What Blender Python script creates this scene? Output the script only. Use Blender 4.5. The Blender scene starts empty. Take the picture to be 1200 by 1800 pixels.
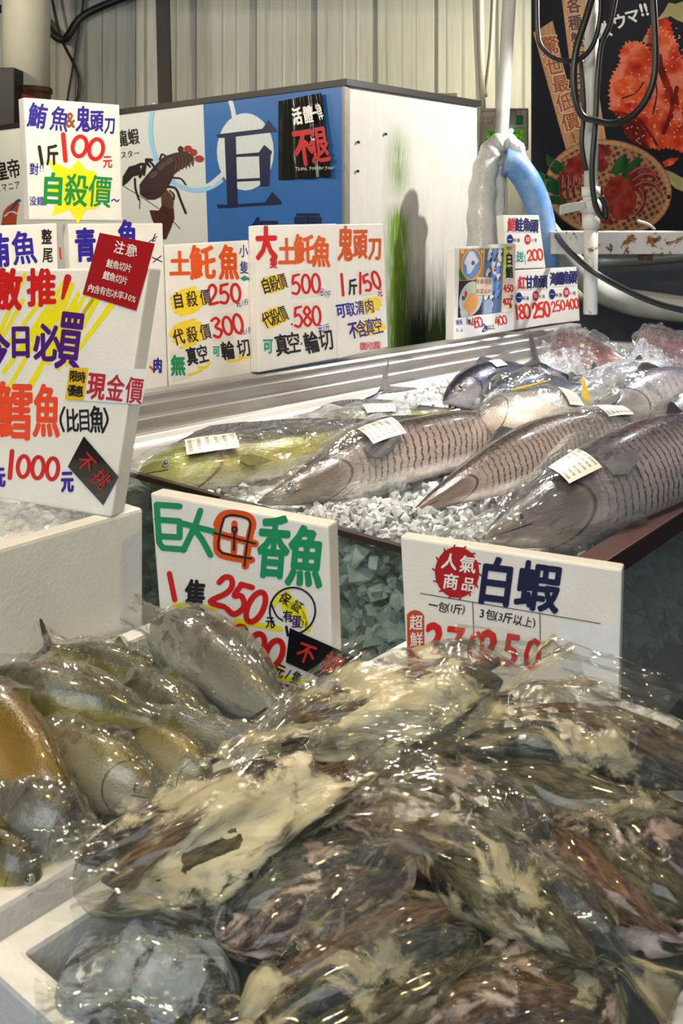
import bpy, bmesh, math, random
from mathutils import Vector, noise, Matrix
random.seed(11)
SC = bpy.context.scene
COL = SC.collection
# ---------------------------------------------------------------- camera
F, HX, HY, CZ = 1800.0, 600.0, 350.0, 1.42      # focal length in pixels, horizon point, eye height
cam_d = bpy.data.cameras.new('camera')
cam = bpy.data.objects.new('camera', cam_d)
COL.objects.link(cam)
cam.location = (0, 0, CZ)
cam.rotation_euler = (math.pi/2, 0, 0)
cam_d.sensor_fit = 'VERTICAL'
cam_d.sensor_height = 36.0
cam_d.lens = F/1800*36.0
cam_d.shift_y = -550/1800
cam_d.clip_start = 0.05
cam_d.dof.use_dof = True
cam_d.dof.focus_distance = 2.3
cam_d.dof.aperture_fstop = 14.0
SC.camera = cam
# ---------------------------------------------------------------- exposure, world, lamps
SC.view_settings.view_transform = 'Standard'
SC.view_settings.look = 'None'
SC.view_settings.gamma = 1.0
SC.view_settings.exposure = 0.0
SC.view_settings.use_curve_mapping = False
SC.cycles.max_bounces = 10
SC.cycles.transparent_max_bounces = 24
SC.cycles.caustics_reflective = False
SC.cycles.caustics_refractive = False
SC.cycles.sample_clamp_indirect = 6.0
W = bpy.data.worlds.new('world'); SC.world = W
W.use_nodes = True
bg = W.node_tree.nodes['Background']
bg.inputs[0].default_value = (0.62, 0.72, 0.85, 1)
bg.inputs[1].default_value = 0.22

def lamp(name, kind, loc, energy, color, size=0.1, target=None, **kw):
    d = bpy.data.lights.new(name, kind)
    d.energy = energy; d.color = color
    if kind == 'AREA': d.size = size
    else: d.shadow_soft_size = size
    for k, v in kw.items(): setattr(d, k, v)
    o = bpy.data.objects.new(name, d); COL.objects.link(o); o.location = loc
    if target is not None:
        o.rotation_euler = (Vector(target)-Vector(loc)).to_track_quat('-Z', 'Y').to_euler()
    return o
WARM2 = (1.0, 0.88, 0.72); WHITE = (1.0, 0.95, 0.88); COOL = (0.86, 0.93, 1.0)
lamp('stall_and_fill_bulb', 'POINT', (-0.75, 1.9, 2.28), 34, WARM2, 0.05)
lamp('stall_and_fill_bulb', 'POINT', (0.15, 2.2, 2.3), 28, WARM2, 0.05)
lamp('stall_and_fill_bulb', 'POINT', (1.75, 4.1, 2.55), 13, WHITE, 0.05)  # unseen bulb added to brighten the crab poster
lamp('stall_and_fill_bulb', 'POINT', (-0.45, 1.0, 2.3), 29, (1.0, .76, .30), 0.05)
lamp('stall_and_fill_bulb', 'POINT', (0.55, 0.95, 2.35), 27, (1.0, .72, .28), 0.05)
lamp('stall_and_fill_bulb', 'POINT', (-1.55, 3.5, 2.25), 44, WHITE, 0.05)  # unseen bulb added because the tank front came out too dark
lamp('stall_and_fill_bulb', 'POINT', (-2.25, 4.6, 2.4), 48, (1.0, .9, .66), 0.05)  # extra unseen bulb, put in to lift the round duct
lamp('wall_fill_spot', 'SPOT', (1.4, 5.4, 2.42), 105, (1.0, .92, .66), 0.04, (0.25, 7, 2.25), spot_size=math.radians(95), spot_blend=.5)  # unseen spot put behind the poster for the wall's warm light
lamp('hose_shadow_spot', 'SPOT', (1.85, 4.25, 2.5), 190, WHITE, 0.03, (.3, 4.3, 1.4), spot_size=math.radians(74), spot_blend=.35)  # added spot in place of sunlight, throws the hose shadow on the tank
lamp('case_fill_spot', 'SPOT', (.55, 2.4, 2.05), 95, WHITE, 0.06, (.62, 2.4, .85), spot_size=math.radians(84), spot_blend=.5)  # this and the next spots are unseen, added to brighten fish and ice
lamp('case_fill_spot', 'SPOT', (-.12, 2.15, 1.92), 45, WHITE, 0.05, (-.1, 2.2, .8), spot_size=math.radians(70), spot_blend=.5)
lamp('case_fill_spot', 'SPOT', (1.15, 3.15, 2.1), 90, COOL, 0.08, (1.1, 3.1, .9), spot_size=math.radians(84), spot_blend=.5)
lamp('daylight_gap', 'SPOT', (2.7, 2.9, 2.9), 640, COOL, 0.35, (1.0, 3.25, .85), spot_size=math.radians(34), spot_blend=.8)
lamp('daylight_front', 'AREA', (-0.6, -1.4, 2.7), 66, COOL, 2.2, (0, 1.5, .8))

# ---------------------------------------------------------------- pixel -> place
def P(px, py, d): return Vector(((px-HX)/F*d, d, CZ-(py-HY)/F*d))
def PZ(px, py, z): return P(px, py, F*(CZ-z)/(py-HY))
def PP(px, py, pl):
    n, p0 = pl; o = Vector((0, 0, CZ)); r = P(px, py, 1)-o
    return o + r*((p0-o).dot(n)/r.dot(n))
# ---------------------------------------------------------------- objects
def tag(o, label=None, cat=None, group=None, kind=None):
    if label: o['label'] = label
    if cat: o['category'] = cat
    if group: o['group'] = group
    if kind: o['kind'] = kind
    return o
def thing(name, loc, label, cat, group=None):
    o = bpy.data.objects.new(name, None); COL.objects.link(o); o.location = Vector(loc)
    o.empty_display_size = .05
    return tag(o, label, cat, group)
def wloc(o):
    v = Vector((0, 0, 0))
    while o is not None: v += o.location; o = o.parent
    return v
def mk(name, V, Fc, mats, parent=None, fm=None, smooth=False, uv=None, origin=None):
    """one mesh object; V in world coordinates; uv = one (u,v) per vertex"""
    me = bpy.data.meshes.new(name)
    if parent is not None: off = wloc(parent)
    else: off = Vector(origin) if origin is not None else Vector((0, 0, 0))
    me.from_pydata([tuple(Vector(v)-off) for v in V], [], Fc)
    if not isinstance(mats, (list, tuple)): mats = [mats]
    for m in mats: me.materials.append(m)
    if fm: me.polygons.foreach_set('material_index', fm)
    if smooth: me.polygons.foreach_set('use_smooth', [True]*len(me.polygons))
    if uv:
        ul = me.uv_layers.new(name='UVMap')
        vi = [0]*len(me.loops); me.loops.foreach_get('vertex_index', vi)
        ul.data.foreach_set('uv', [c for i in vi for c in uv[i]])
    me.update()
    o = bpy.data.objects.new(name, me); COL.objects.link(o)
    if parent is not None: o.parent = parent
    else: o.location = off
    return o
class MB:
    def __init__(s): s.V, s.F, s.M, s.U = [], [], [], []
    def add(s, V, Fc, m=0, U=None):
        b = len(s.V); s.V += [Vector(v) for v in V]; s.F += [tuple(i+b for i in f) for f in Fc]; s.M += [m]*len(Fc)
        s.U += U if U else [(0, 0)]*len(V)
        return s
    def box(s, a, b, m=0):
        x0, y0, z0 = a; x1, y1, z1 = b
        return s.hexa([(x0,y0,z0),(x1,y0,z0),(x1,y1,z0),(x0,y1,z0)], [(x0,y0,z1),(x1,y0,z1),(x1,y1,z1),(x0,y1,z1)], m)
    def hexa(s, lo, hi, m=0):
        return s.add(list(lo)+list(hi), [(3,2,1,0),(4,5,6,7),(0,1,5,4),(1,2,6,5),(2,3,7,6),(3,0,4,7)], m)
    def tube(s, pts, r, n=12, m=0, cap=True, sub=6, closed=False):
        pts = smooth_line(pts, sub) if sub > 1 else [Vector(p) for p in pts]
        N = len(pts); rs = r if callable(r) else (lambda t: r)
        V, Fc = [], []; up = None
        for i, p in enumerate(pts):
            t = (pts[min(i+1, N-1)]-pts[max(i-1, 0)]).normalized()
            if up is None: up = Vector((0,0,1)) if abs(t.z) < .9 else Vector((0,1,0))
            a = t.cross(up)
            if a.length < 1e-5: a = t.orthogonal()
            a.normalize(); b = a.cross(t).normalized(); up = b
            R = rs(i/(N-1))
            for k in range(n):
                q = 2*math.pi*k/n; V.append(p+a*(R*math.cos(q))+b*(R*math.sin(q)))
        for i in range(N-1):
            for k in range(n): Fc.append((i*n+k, i*n+(k+1)%n, (i+1)*n+(k+1)%n, (i+1)*n+k))
        if cap: Fc += [tuple(range(n))[::-1], tuple((N-1)*n+k for k in range(n))]
        return s.add(V, Fc, m, [(i/(N-1), k/n) for i in range(N) for k in range(n)])
    def build(s, name, mats, parent=None, smooth=False, bevel=0, origin=None):
        o = mk(name, s.V, s.F, mats, parent, s.M, smooth, s.U, origin)
        if bevel:
            bm = bmesh.new(); bm.from_mesh(o.data)
            bmesh.ops.bevel(bm, geom=bm.edges[:]+bm.verts[:], offset=bevel, segments=2, affect='EDGES', profile=.6, clamp_overlap=True)
            bm.to_mesh(o.data); bm.free()
        return o
def smooth_line(pts, sub=6):
    pts = [Vector(p) for p in pts]
    if len(pts) < 3: return pts
    out = []
    for i in range(len(pts)-1):
        p0, p1, p2, p3 = pts[max(i-1,0)], pts[i], pts[i+1], pts[min(i+2,len(pts)-1)]
        for k in range(sub):
            t = k/sub
            out.append(.5*((2*p1)+(p2-p0)*t+(2*p0-5*p1+4*p2-p3)*t*t+(3*p1-p0-3*p2+p3)*t*t*t))
    out.append(pts[-1]); return out
def lerp(tab, x):
    if x <= tab[0][0]: return tab[0][1]
    for (a, b), (c, d) in zip(tab, tab[1:]):
        if x <= c:
            t = (x-a)/(c-a); return b+(d-b)*t
    return tab[-1][1]
def slerp(tab, x):      # smooth table
    if x <= tab[0][0]: return tab[0][1]
    n = len(tab)
    for i in range(n-1):
        a, c = tab[i][0], tab[i+1][0]
        if x <= c:
            t = (x-a)/(c-a); p = [tab[max(0,min(n-1,i+k))][1] for k in (-1,0,1,2)]
            return .5*((2*p[1])+(p[2]-p[0])*t+(2*p[0]-5*p[1]+4*p[2]-p[3])*t*t+(3*p[1]-p[0]-3*p[2]+p[3])*t**3)
    return tab[-1][1]
# ---------------------------------------------------------------- materials
def lin(c):
    return tuple(((v/255)/12.92 if v/255 <= .04045 else ((v/255+.055)/1.055)**2.4) for v in c)
class NT:
    def __init__(s, name):
        s.m = bpy.data.materials.new(name); s.m.use_nodes = True
        s.t = s.m.node_tree; s.t.nodes.clear()
        s.out = s.n('ShaderNodeOutputMaterial')
    def n(s, ty, **kw):
        x = s.t.nodes.new(ty)
        for k, v in kw.items(): setattr(x, k, v)
        return x
    def put(s, sock, v):
        if isinstance(v, bpy.types.NodeSocket): s.t.links.new(v, sock)
        elif v is not None:
            if sock.type == 'RGBA' and len(v) == 3: v = (*v, 1)
            sock.default_value = v
    def math(s, op, a, b=None, c=None, clamp=False):
        x = s.n('ShaderNodeMath', operation=op, use_clamp=clamp)
        s.put(x.inputs[0], a)
        if b is not None: s.put(x.inputs[1], b)
        if c is not None: s.put(x.inputs[2], c)
        return x.outputs[0]
    def coord(s, kind='Object'): return s.n('ShaderNodeTexCoord').outputs[kind]
    def mapping(s, v, scale=(1,1,1), rot=(0,0,0), loc=(0,0,0)):
        x = s.n('ShaderNodeMapping'); s.put(x.inputs[0], v)
        x.inputs['Scale'].default_value = scale; x.inputs['Rotation'].default_value = rot; x.inputs['Location'].default_value = loc
        return x.outputs[0]
    def noise(s, v, scale=5, detail=4, rough=.55, dist=0, color=False):
        x = s.n('ShaderNodeTexNoise'); s.put(x.inputs['Vector'], v)
        x.inputs['Scale'].default_value = scale; x.inputs['Detail'].default_value = detail
        x.inputs['Roughness'].default_value = rough; x.inputs['Distortion'].default_value = dist
        return x.outputs['Color' if color else 'Fac']
    def voronoi(s, v, scale=5, feature='F1', out='Distance', rnd=1):
        x = s.n('ShaderNodeTexVoronoi', feature=feature); s.put(x.inputs['Vector'], v)
        x.inputs['Scale'].default_value = scale; x.inputs['Randomness'].default_value = rnd
        return x.outputs[out]
    def ramp(s, f, stops, interp='LINEAR'):
        x = s.n('ShaderNodeValToRGB'); s.put(x.inputs[0], f); r = x.color_ramp; r.interpolation = interp
        while len(r.elements) < len(stops): r.elements.new(.5)
        for e, (p, c) in zip(r.elements, stops):
            e.position = p; e.color = (*c, 1) if not isinstance(c, float) else (c, c, c, 1)
        return x.outputs[0]
    def mix(s, f, a, b, blend='MIX'):
        x = s.n('ShaderNodeMix', data_type='RGBA', blend_type=blend)
        s.put(x.inputs['Factor'], f); s.put(x.inputs[6], a); s.put(x.inputs[7], b)
        return x.outputs[2]
    def sep(s, v):
        x = s.n('ShaderNodeSeparateXYZ'); s.put(x.inputs[0], v); return x.outputs
    def comb(s, a, b, c=0):
        x = s.n('ShaderNodeCombineXYZ')
        for i, q in enumerate((a, b, c)): s.put(x.inputs[i], q)
        return x.outputs[0]
    def bump(s, h, strength=.3, dist=.01, normal=None):
        x = s.n('ShaderNodeBump'); s.put(x.inputs['Height'], h)
        x.inputs['Strength'].default_value = strength; x.inputs['Distance'].default_value = dist
        if normal is not None: s.put(x.inputs['Normal'], normal)
        return x.outputs[0]
    def bsdf(s, color=(.8,.8,.8), rough=.5, metal=0, normal=None, **kw):
        x = s.n('ShaderNodeBsdfPrincipled')
        s.put(x.inputs['Base Color'], color); s.put(x.inputs['Roughness'], rough); s.put(x.inputs['Metallic'], metal)
        if normal is not None: s.put(x.inputs['Normal'], normal)
        for k, v in kw.items(): s.put(x.inputs[k.replace('_', ' ')], v)
        return x.outputs[0]
    def done(s, shader): s.t.links.new(shader, s.out.inputs[0]); return s.m
def plain(name, rgb, rough=.5, metal=0, bump=0, bscale=60, vary=0, vscale=8, **kw):
    t = NT(name); c = lin(rgb); nm = None
    if vary:
        f = t.noise(t.coord(), vscale, 5)
        c = t.mix(f, tuple(x*(1-vary) for x in c), tuple(min(1, x*(1+vary)) for x in c))
    if bump: nm = t.bump(t.noise(t.coord(), bscale, 3), bump, .004)
    return t.done(t.bsdf(c, rough, metal, nm, **kw))
INK = {}
def ink(rgb):
    k = tuple(rgb)
    if k not in INK: INK[k] = plain('ink', rgb, .45, vary=.12, vscale=60)
    return INK[k]
def foam_mat():
    t = NT('white_foam_board'); v = t.coord()
    vo = t.voronoi(v, 190); f = t.noise(v, 14, 4)
    c = t.mix(f, lin((222,219,213)), lin((243,241,236)))
    return t.done(t.bsdf(c, t.ramp(f, [(0,.28),(1,.5)]), 0, t.bump(vo, .07, .003), Coat_Weight=.25, Coat_Roughness=.12))
M_FOAM = foam_mat()
M_PRINT = plain('glossy_print_white', (232,234,236), .3, vary=.03)
def film_mat(name, milk=(.03,.28), tint=(.95,.96,.95), rough=.07, bstr=.3, bscale=9, stretch=(1,1,1), spec=.02, milkcol=(.82,.84,.82), uv=True):
    """thin clear plastic: transparent, fresnel gloss, some milky haze in folds"""
    t = NT(name); v = t.mapping(t.coord('UV' if uv else 'Object'), stretch)
    n1 = t.noise(v, bscale, 3, .5, .8)
    rid = t.math('ABSOLUTE', t.math('SUBTRACT', n1, .5))
    h = t.math('ADD', t.math('MULTIPLY', rid, 2.0), t.math('MULTIPLY', t.noise(v, bscale*7, 2), .10))
    nm = t.bump(h, bstr, .012)
    fr = t.n('ShaderNodeLayerWeight'); fr.inputs['Blend'].default_value = .28; t.put(fr.inputs['Normal'], nm)
    gf = t.math('MULTIPLY_ADD', fr.outputs['Fresnel'], .32, spec, clamp=True)
    tr = t.n('ShaderNodeBsdfTransparent'); t.put(tr.inputs[0], tint)
    gl = t.n('ShaderNodeBsdfGlossy'); t.put(gl.inputs['Color'], (.72,.72,.7)); t.put(gl.inputs['Roughness'], rough); t.put(gl.inputs['Normal'], nm)
    df = t.n('ShaderNodeBsdfDiffuse'); t.put(df.inputs[0], milkcol); t.put(df.inputs['Normal'], nm)
    tl = t.n('ShaderNodeBsdfTranslucent'); t.put(tl.inputs[0], milkcol)
    m0 = t.n('ShaderNodeMixShader'); m0.inputs[0].default_value = .4
    t.t.links.new(df.outputs[0], m0.inputs[1]); t.t.links.new(tl.outputs[0], m0.inputs[2])
    mk_f = t.ramp(t.noise(v, bscale*.7, 4, .6, .8), [(.35, float(milk[0])), (.68, float(milk[1]))])
    m1 = t.n('ShaderNodeMixShader'); t.put(m1.inputs[0], mk_f)
    t.t.links.new(tr.outputs[0], m1.inputs[1]); t.t.links.new(m0.outputs[0], m1.inputs[2])
    m2 = t.n('ShaderNodeMixShader'); t.put(m2.inputs[0], gf)
    t.t.links.new(m1.outputs[0], m2.inputs[1]); t.t.links.new(gl.outputs[0], m2.inputs[2])
    return t.done(m2.outputs[0])
def steel_mat(name, rgb=(178,172,165), rough=.28, stretch=(2,60,60), metal=.95):
    t = NT(name); v = t.mapping(t.coord('UV'), stretch); f = t.noise(v, 3, 4)
    c = t.mix(f, tuple(x*.75 for x in lin(rgb)), lin(rgb))
    return t.done(t.bsdf(c, t.ramp(f, [(.2, rough*.7), (.8, rough*1.5)]), metal, t.bump(f, .08, .002)))
M_STEEL = steel_mat('brushed_steel')
M_RIM = steel_mat('brown_steel_rim', (108,80,72), .35)
M_DARK = plain('dark_frame_paint', (34,33,33), .5)
# ================================================================ the setting
floor = mk('floor', [(-5,-2,0),(5,-2,0),(5,7.2,0),(-5,7.2,0)], [(0,1,2,3)], plain('wet_concrete', (70,72,70), .35, vary=.3, bump=.2))
tag(floor, kind='structure')
def wall_mat():
    t = NT('corrugated_sheet'); v = t.coord(); s = t.sep(v)
    n1 = t.noise(t.mapping(v, (6, 6, .6)), 3, 5, .6); n2 = t.noise(t.mapping(v, (40, 10, 1.2)), 2, 3)
    c = t.mix(n1, lin((168,168,158)), lin((206,206,196)))
    c = t.mix(t.ramp(n2, [(.55, 0.0), (.8, .5)]), c, lin((118,112,96)))
    return t.done(t.bsdf(c, .5, .1))
M_WALL = wall_mat()
def corrugated(name, x0, x1, y, z0, z1, pitch, rw, rd, phase=0):
    xs = []; x = x0+phase
    prof = [(x0, 0)]
    while x < x1-rw:
        prof += [(x, 0), (x+rw*.2, rd), (x+rw*.8, rd), (x+rw, 0)]
        for q in (.33, .62):        # shallow pressed lines between the ribs
            a = x+rw+(pitch-rw)*q
            if a+.03 < x1: prof += [(a-.012, 0), (a, rd*.12), (a+.012, 0)]
        x += pitch
    prof += [(x1, 0)]
    V = [(a, y-b, z0) for a, b in prof]+[(a, y-b, z1) for a, b in prof]
    n = len(prof)
    return tag(mk(name, V, [(i, i+1, n+i+1, n+i) for i in range(n-1)], M_WALL), kind='structure')
corrugated('wall_back', -3.6, 3.4, 7.0, 0, 3.6, .41, .085, .045, .14)
ceil = MB().box((-3.6, 1.2, 2.62), (3.4, 5.9, 2.66)).build('ceiling', plain('dark_awning', (70,66,58), .7))
tag(ceil, kind='structure')
tag(MB().box((-3.6,-2,0),(-3.55,7,3.6)).build('wall_left', plain('dim_wall', (92,88,78), .8)), kind='structure')

# round lagged duct at the left, dark steel post, cables on the wall
t = NT('rusty_duct'); v = t.coord(); f = t.noise(t.mapping(v, (8,8,3)), 3, 6, .65)
M_RUST = t.done(t.bsdf(t.ramp(f, [(.3, lin((38,27,18))), (.55, lin((84,52,28))), (.75, lin((112,80,50)))]), .75, 0, t.bump(f, .5, .01)))
o = thing('round_duct', P(46,300,6.05)*1, 'thick round duct with white lagging above a rusty brown base, left edge', 'duct')
o.location.z = 1.84
dx, dy = o.location.x, o.location.y
MB().tube([(dx,dy,2.06),(dx,dy,3.3)], .138, 28, sub=1).build('white_lagging', plain('lagging', (205,203,188), .55, vary=.12, bump=.2, bscale=8), o, True)
MB().tube([(dx,dy,1.84),(dx,dy,1.95),(dx,dy,2.08)], .142, 28, sub=1).build('rusty_base', M_RUST, o, True)
MB().tube([(dx,dy,2.045),(dx,dy,2.075)], .15, 28, sub=1).build('rusty_collar', M_RUST, o, True)
rz = 2.0
o = MB().tube([(dx-.05,dy-.155,rz),(dx+.02,dy-.16,rz+.015),(dx+.09,dy-.125,rz-.005)], .014, 8).build('red_rag', plain('red_cloth', (170,44,30), .8), origin=(dx,dy-.15,rz))
tag(o, 'small red rag at the foot of the rusty duct, left edge', 'rag')
p = P(14,150,5.75)
o = MB().box((p.x-.14,p.y,1.825),(p.x+.035,p.y+.2,2.16)).build('dark_cabinet', plain('black_metal', (26,24,22), .6), bevel=.006, origin=(p.x,p.y,1.825))
tag(o, 'dark metal cabinet on the tank lid in front of the rusty duct', 'cabinet')
a, b = P(283,-60,6.6), P(301,330,6.6)
o = MB().hexa([(b.x-.04,6.6,0),(b.x+.04,6.6,0),(b.x+.04,6.68,0),(b.x-.04,6.68,0)], [(a.x-.04,6.6,a.z),(a.x+.04,6.6,a.z),(a.x+.04,6.68,a.z),(a.x-.04,6.68,a.z)]).build('steel_post', plain('dark_post_paint', (44,42,36), .6), origin=(b.x,6.6,0))
tag(o, 'dark square steel post in front of the corrugated wall', 'post')
M_CABLE = plain('black_cable', (28,28,28), .4)
for i, (pts, r, lab) in enumerate([
    ([(-30,10),(60,30),(110,70),(150,25),(260,-20)], .028, 'thick dark hose looping across the top left of the wall'),
    ([(85,-40),(105,60),(140,150),(104,260)], .010, 'thin dark cable hanging just right of the round duct'),
    ([(150,-30),(140,50),(118,180),(112,260)], .008, 'thinnest cable hanging on the wall between duct and post')]):
    o = MB().tube([P(x, y, 6.85) for x, y in pts], r, 8).build('wall_cable', M_CABLE, smooth=True, origin=P(*pts[0], 6.55))
    tag(o, lab, 'cable')

# ---------------------------------------------------------------- fish tank with printed front
tc, tr, tl = P(605,147,4.0), P(838,184,4.86), P(0,226,5.6)
tl = tl+(tl-tc)*.08
TZ0 = .25
tank = thing('fish_tank', (tc.x, tc.y, 0), 'large white live fish tank with blue printed front and black top edge', 'tank')
def down(v, z): return Vector((v.x, v.y, z))
tb = tl+(tr-tc)
def tank_side():
    t = NT('algae_and_shade_panel'); uv = t.coord('UV'); s = t.sep(uv); u, v = s[0], s[1]     # u 0..1 along, v 0..1 height
    n1 = t.noise(t.mapping(uv, (14, 2.4, 1)), 3, 6, .65); n2 = t.noise(t.mapping(uv, (40, 5, 1)), 3, 5)
    n3 = t.noise(t.mapping(uv, (5, 5, 1)), 2, 4)
    base = t.mix(n1, lin((206,204,199)), lin((228,227,223)))
    base = t.mix(t.ramp(n3, [(.5, 0.0), (.8, .35)]), base, lin((196,182,160)))
    band = lambda c, w: t.math('SUBTRACT', 1, t.math('MINIMUM', t.math('DIVIDE', t.math('ABSOLUTE', t.math('SUBTRACT', u, c)), w), 1), clamp=True)
    b1 = t.math('MULTIPLY', band(.36, .12), t.ramp(v, [(.30, 1.0), (.66, .8), (.72, .1), (.78, .45), (.85, .4), (.93, 0.0)]))
    g = t.math('MULTIPLY', t.math('MULTIPLY', b1, 1.9), t.ramp(n2, [(.32, .25), (.52, 1.0)]), clamp=True)
    c = t.mix(g, base, lin((104,142,34)))
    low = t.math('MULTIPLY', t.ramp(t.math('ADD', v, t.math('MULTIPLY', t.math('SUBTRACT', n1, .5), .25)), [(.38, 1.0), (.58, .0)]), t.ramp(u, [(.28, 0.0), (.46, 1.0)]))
    c = t.mix(low, c, lin((34,48,12)))  # shade low on this side, mixed with green growth, painted into the colour
    return t.done(t.bsdf(c, .35, 0, None))
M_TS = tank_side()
M_TW = plain('tank_white_panel', (214,217,212), .3, vary=.04)
V = [down(tl,TZ0),down(tc,TZ0),down(tr,TZ0),down(tb,TZ0),tl,tc,tr,tb]
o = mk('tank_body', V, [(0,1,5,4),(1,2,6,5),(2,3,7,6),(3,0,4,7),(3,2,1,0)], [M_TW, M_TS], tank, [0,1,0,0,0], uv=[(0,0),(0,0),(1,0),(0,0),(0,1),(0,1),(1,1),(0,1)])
lo = [v-Vector((0,0,.004)) for v in (tl,tc,tr,tb)]; ctr = sum(lo, Vector())/4
ex = lambda v, k: v+(v-ctr).normalized()*k
MB().hexa([ex(v,.02)-Vector((0,0,.004)) for v in lo], [ex(v,.02)+Vector((0,0,.022)) for v in lo]).build('tank_lid', plain('black_lid', (36,32,27), .5, vary=.3), tank)
MB().hexa([down(tl,0),down(tc,0),down(tr,0),down(tb,0)], [down(tl,TZ0),down(tc,TZ0),down(tr,TZ0),down(tb,TZ0)]).build('tank_base', M_DARK, tank)
# aluminium corner strip
n_l = (tl-tc); n_l.z = 0; n_l.normalize(); n_r = (tr-tc); n_r.z = 0; n_r.normalize()
out = (-(n_l+n_r)).normalized()
q = tc-Vector((0,0,.01))
MB().hexa([down(q,TZ0)+n_l*.012+out*.004, down(q,TZ0)+out*.012, down(q,TZ0)+n_r*.035+out*.006, down(q,TZ0)+n_r*.03], [q+n_l*.012+out*.004, q+out*.012, q+n_r*.035+out*.006, q+n_r*.03]).build('corner_strip', plain('grimy_aluminium', (150,146,138), .5, .5, vary=.3, vscale=20), tank)
for i, (px, py) in enumerate(((629,250),(628,301),(677,236))):
    pl = (Vector((n_r.y,-n_r.x,0)), tc+Vector((n_r.y,-n_r.x,0))*.003)
    c = PP(px, py, pl); MB().tube([c-Vector((0,.01,0)), c+Vector((n_r.y,-n_r.x,0))*.004], .006, 8, sub=1).build('screw', M_DARK, tank)
# timber offcut lying on the tank lid
tz = tc.z+.02
o = thing('wooden_offcut', P(765,160,5.2), 'pale wooden offcut lying on the back of the tank lid', 'timber')
zz = tr.z+.018
a, b = P(715,153,5.15), P(802,172,5.15)
MB().box((a.x,5.1,zz),(b.x,5.2,zz+.045)).build('plank', plain('weathered_wood', (168,154,128), .8, vary=.25, vscale=12), o, bevel=.004)
MB().box((b.x-.11,5.08,zz+.0451),(b.x-.005,5.18,zz+.06)).build('plank', plain('weathered_wood_dark', (120,104,82), .8, vary=.3), o)
o.location = o.location  # stays where it lies

# ---------------------------------------------------------------- flat lettering on planes
GL = {}
def glyph(ch):
    if ch not in GL:
        c = bpy.data.curves.new('g', 'FONT'); c.body = ch; c.resolution_u = 2
        o = bpy.data.objects.new('g', c); COL.objects.link(o)
        dg = bpy.context.evaluated_depsgraph_get(); m = o.evaluated_get(dg).to_mesh()
        V = [(v.co.x, v.co.y) for v in m.vertices]; Fs = [tuple(p.vertices) for p in m.polygons]
        GL[ch] = (V, Fs)
        bpy.data.objects.remove(o); bpy.data.curves.remove(c)
    return GL[ch]
DG = {'0': [[(.5+.45*math.cos(a), .5-.48*math.sin(a)) for a in [math.radians(80+360*k/18) for k in range(19)]]],
 '1': [[(.55,0),(.5,1)]], '2': [[(.08,.28),(.25,.05),(.6,0),(.85,.2),(.72,.5),(.08,.96),(.95,.92)]],
 '3': [[(.1,.1),(.55,0),(.85,.2),(.4,.45),(.92,.7),(.55,1),(.05,.86)]], '4': [[(.6,0),(.05,.62),(.97,.62)],[(.72,.3),(.68,1)]],
 '5': [[(.25,.08),(.14,.46),(.55,.38),(.92,.65),(.6,.98),(.06,.92)],[(.22,.06),(.9,.0)]],
 '7': [[(.05,.08),(.95,.03),(.4,1)]], '8': [[(.5,.47),(.15,.25),(.5,0),(.85,.25),(.5,.47),(.08,.76),(.5,1),(.92,.76),(.5,.47)]]}
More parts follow.
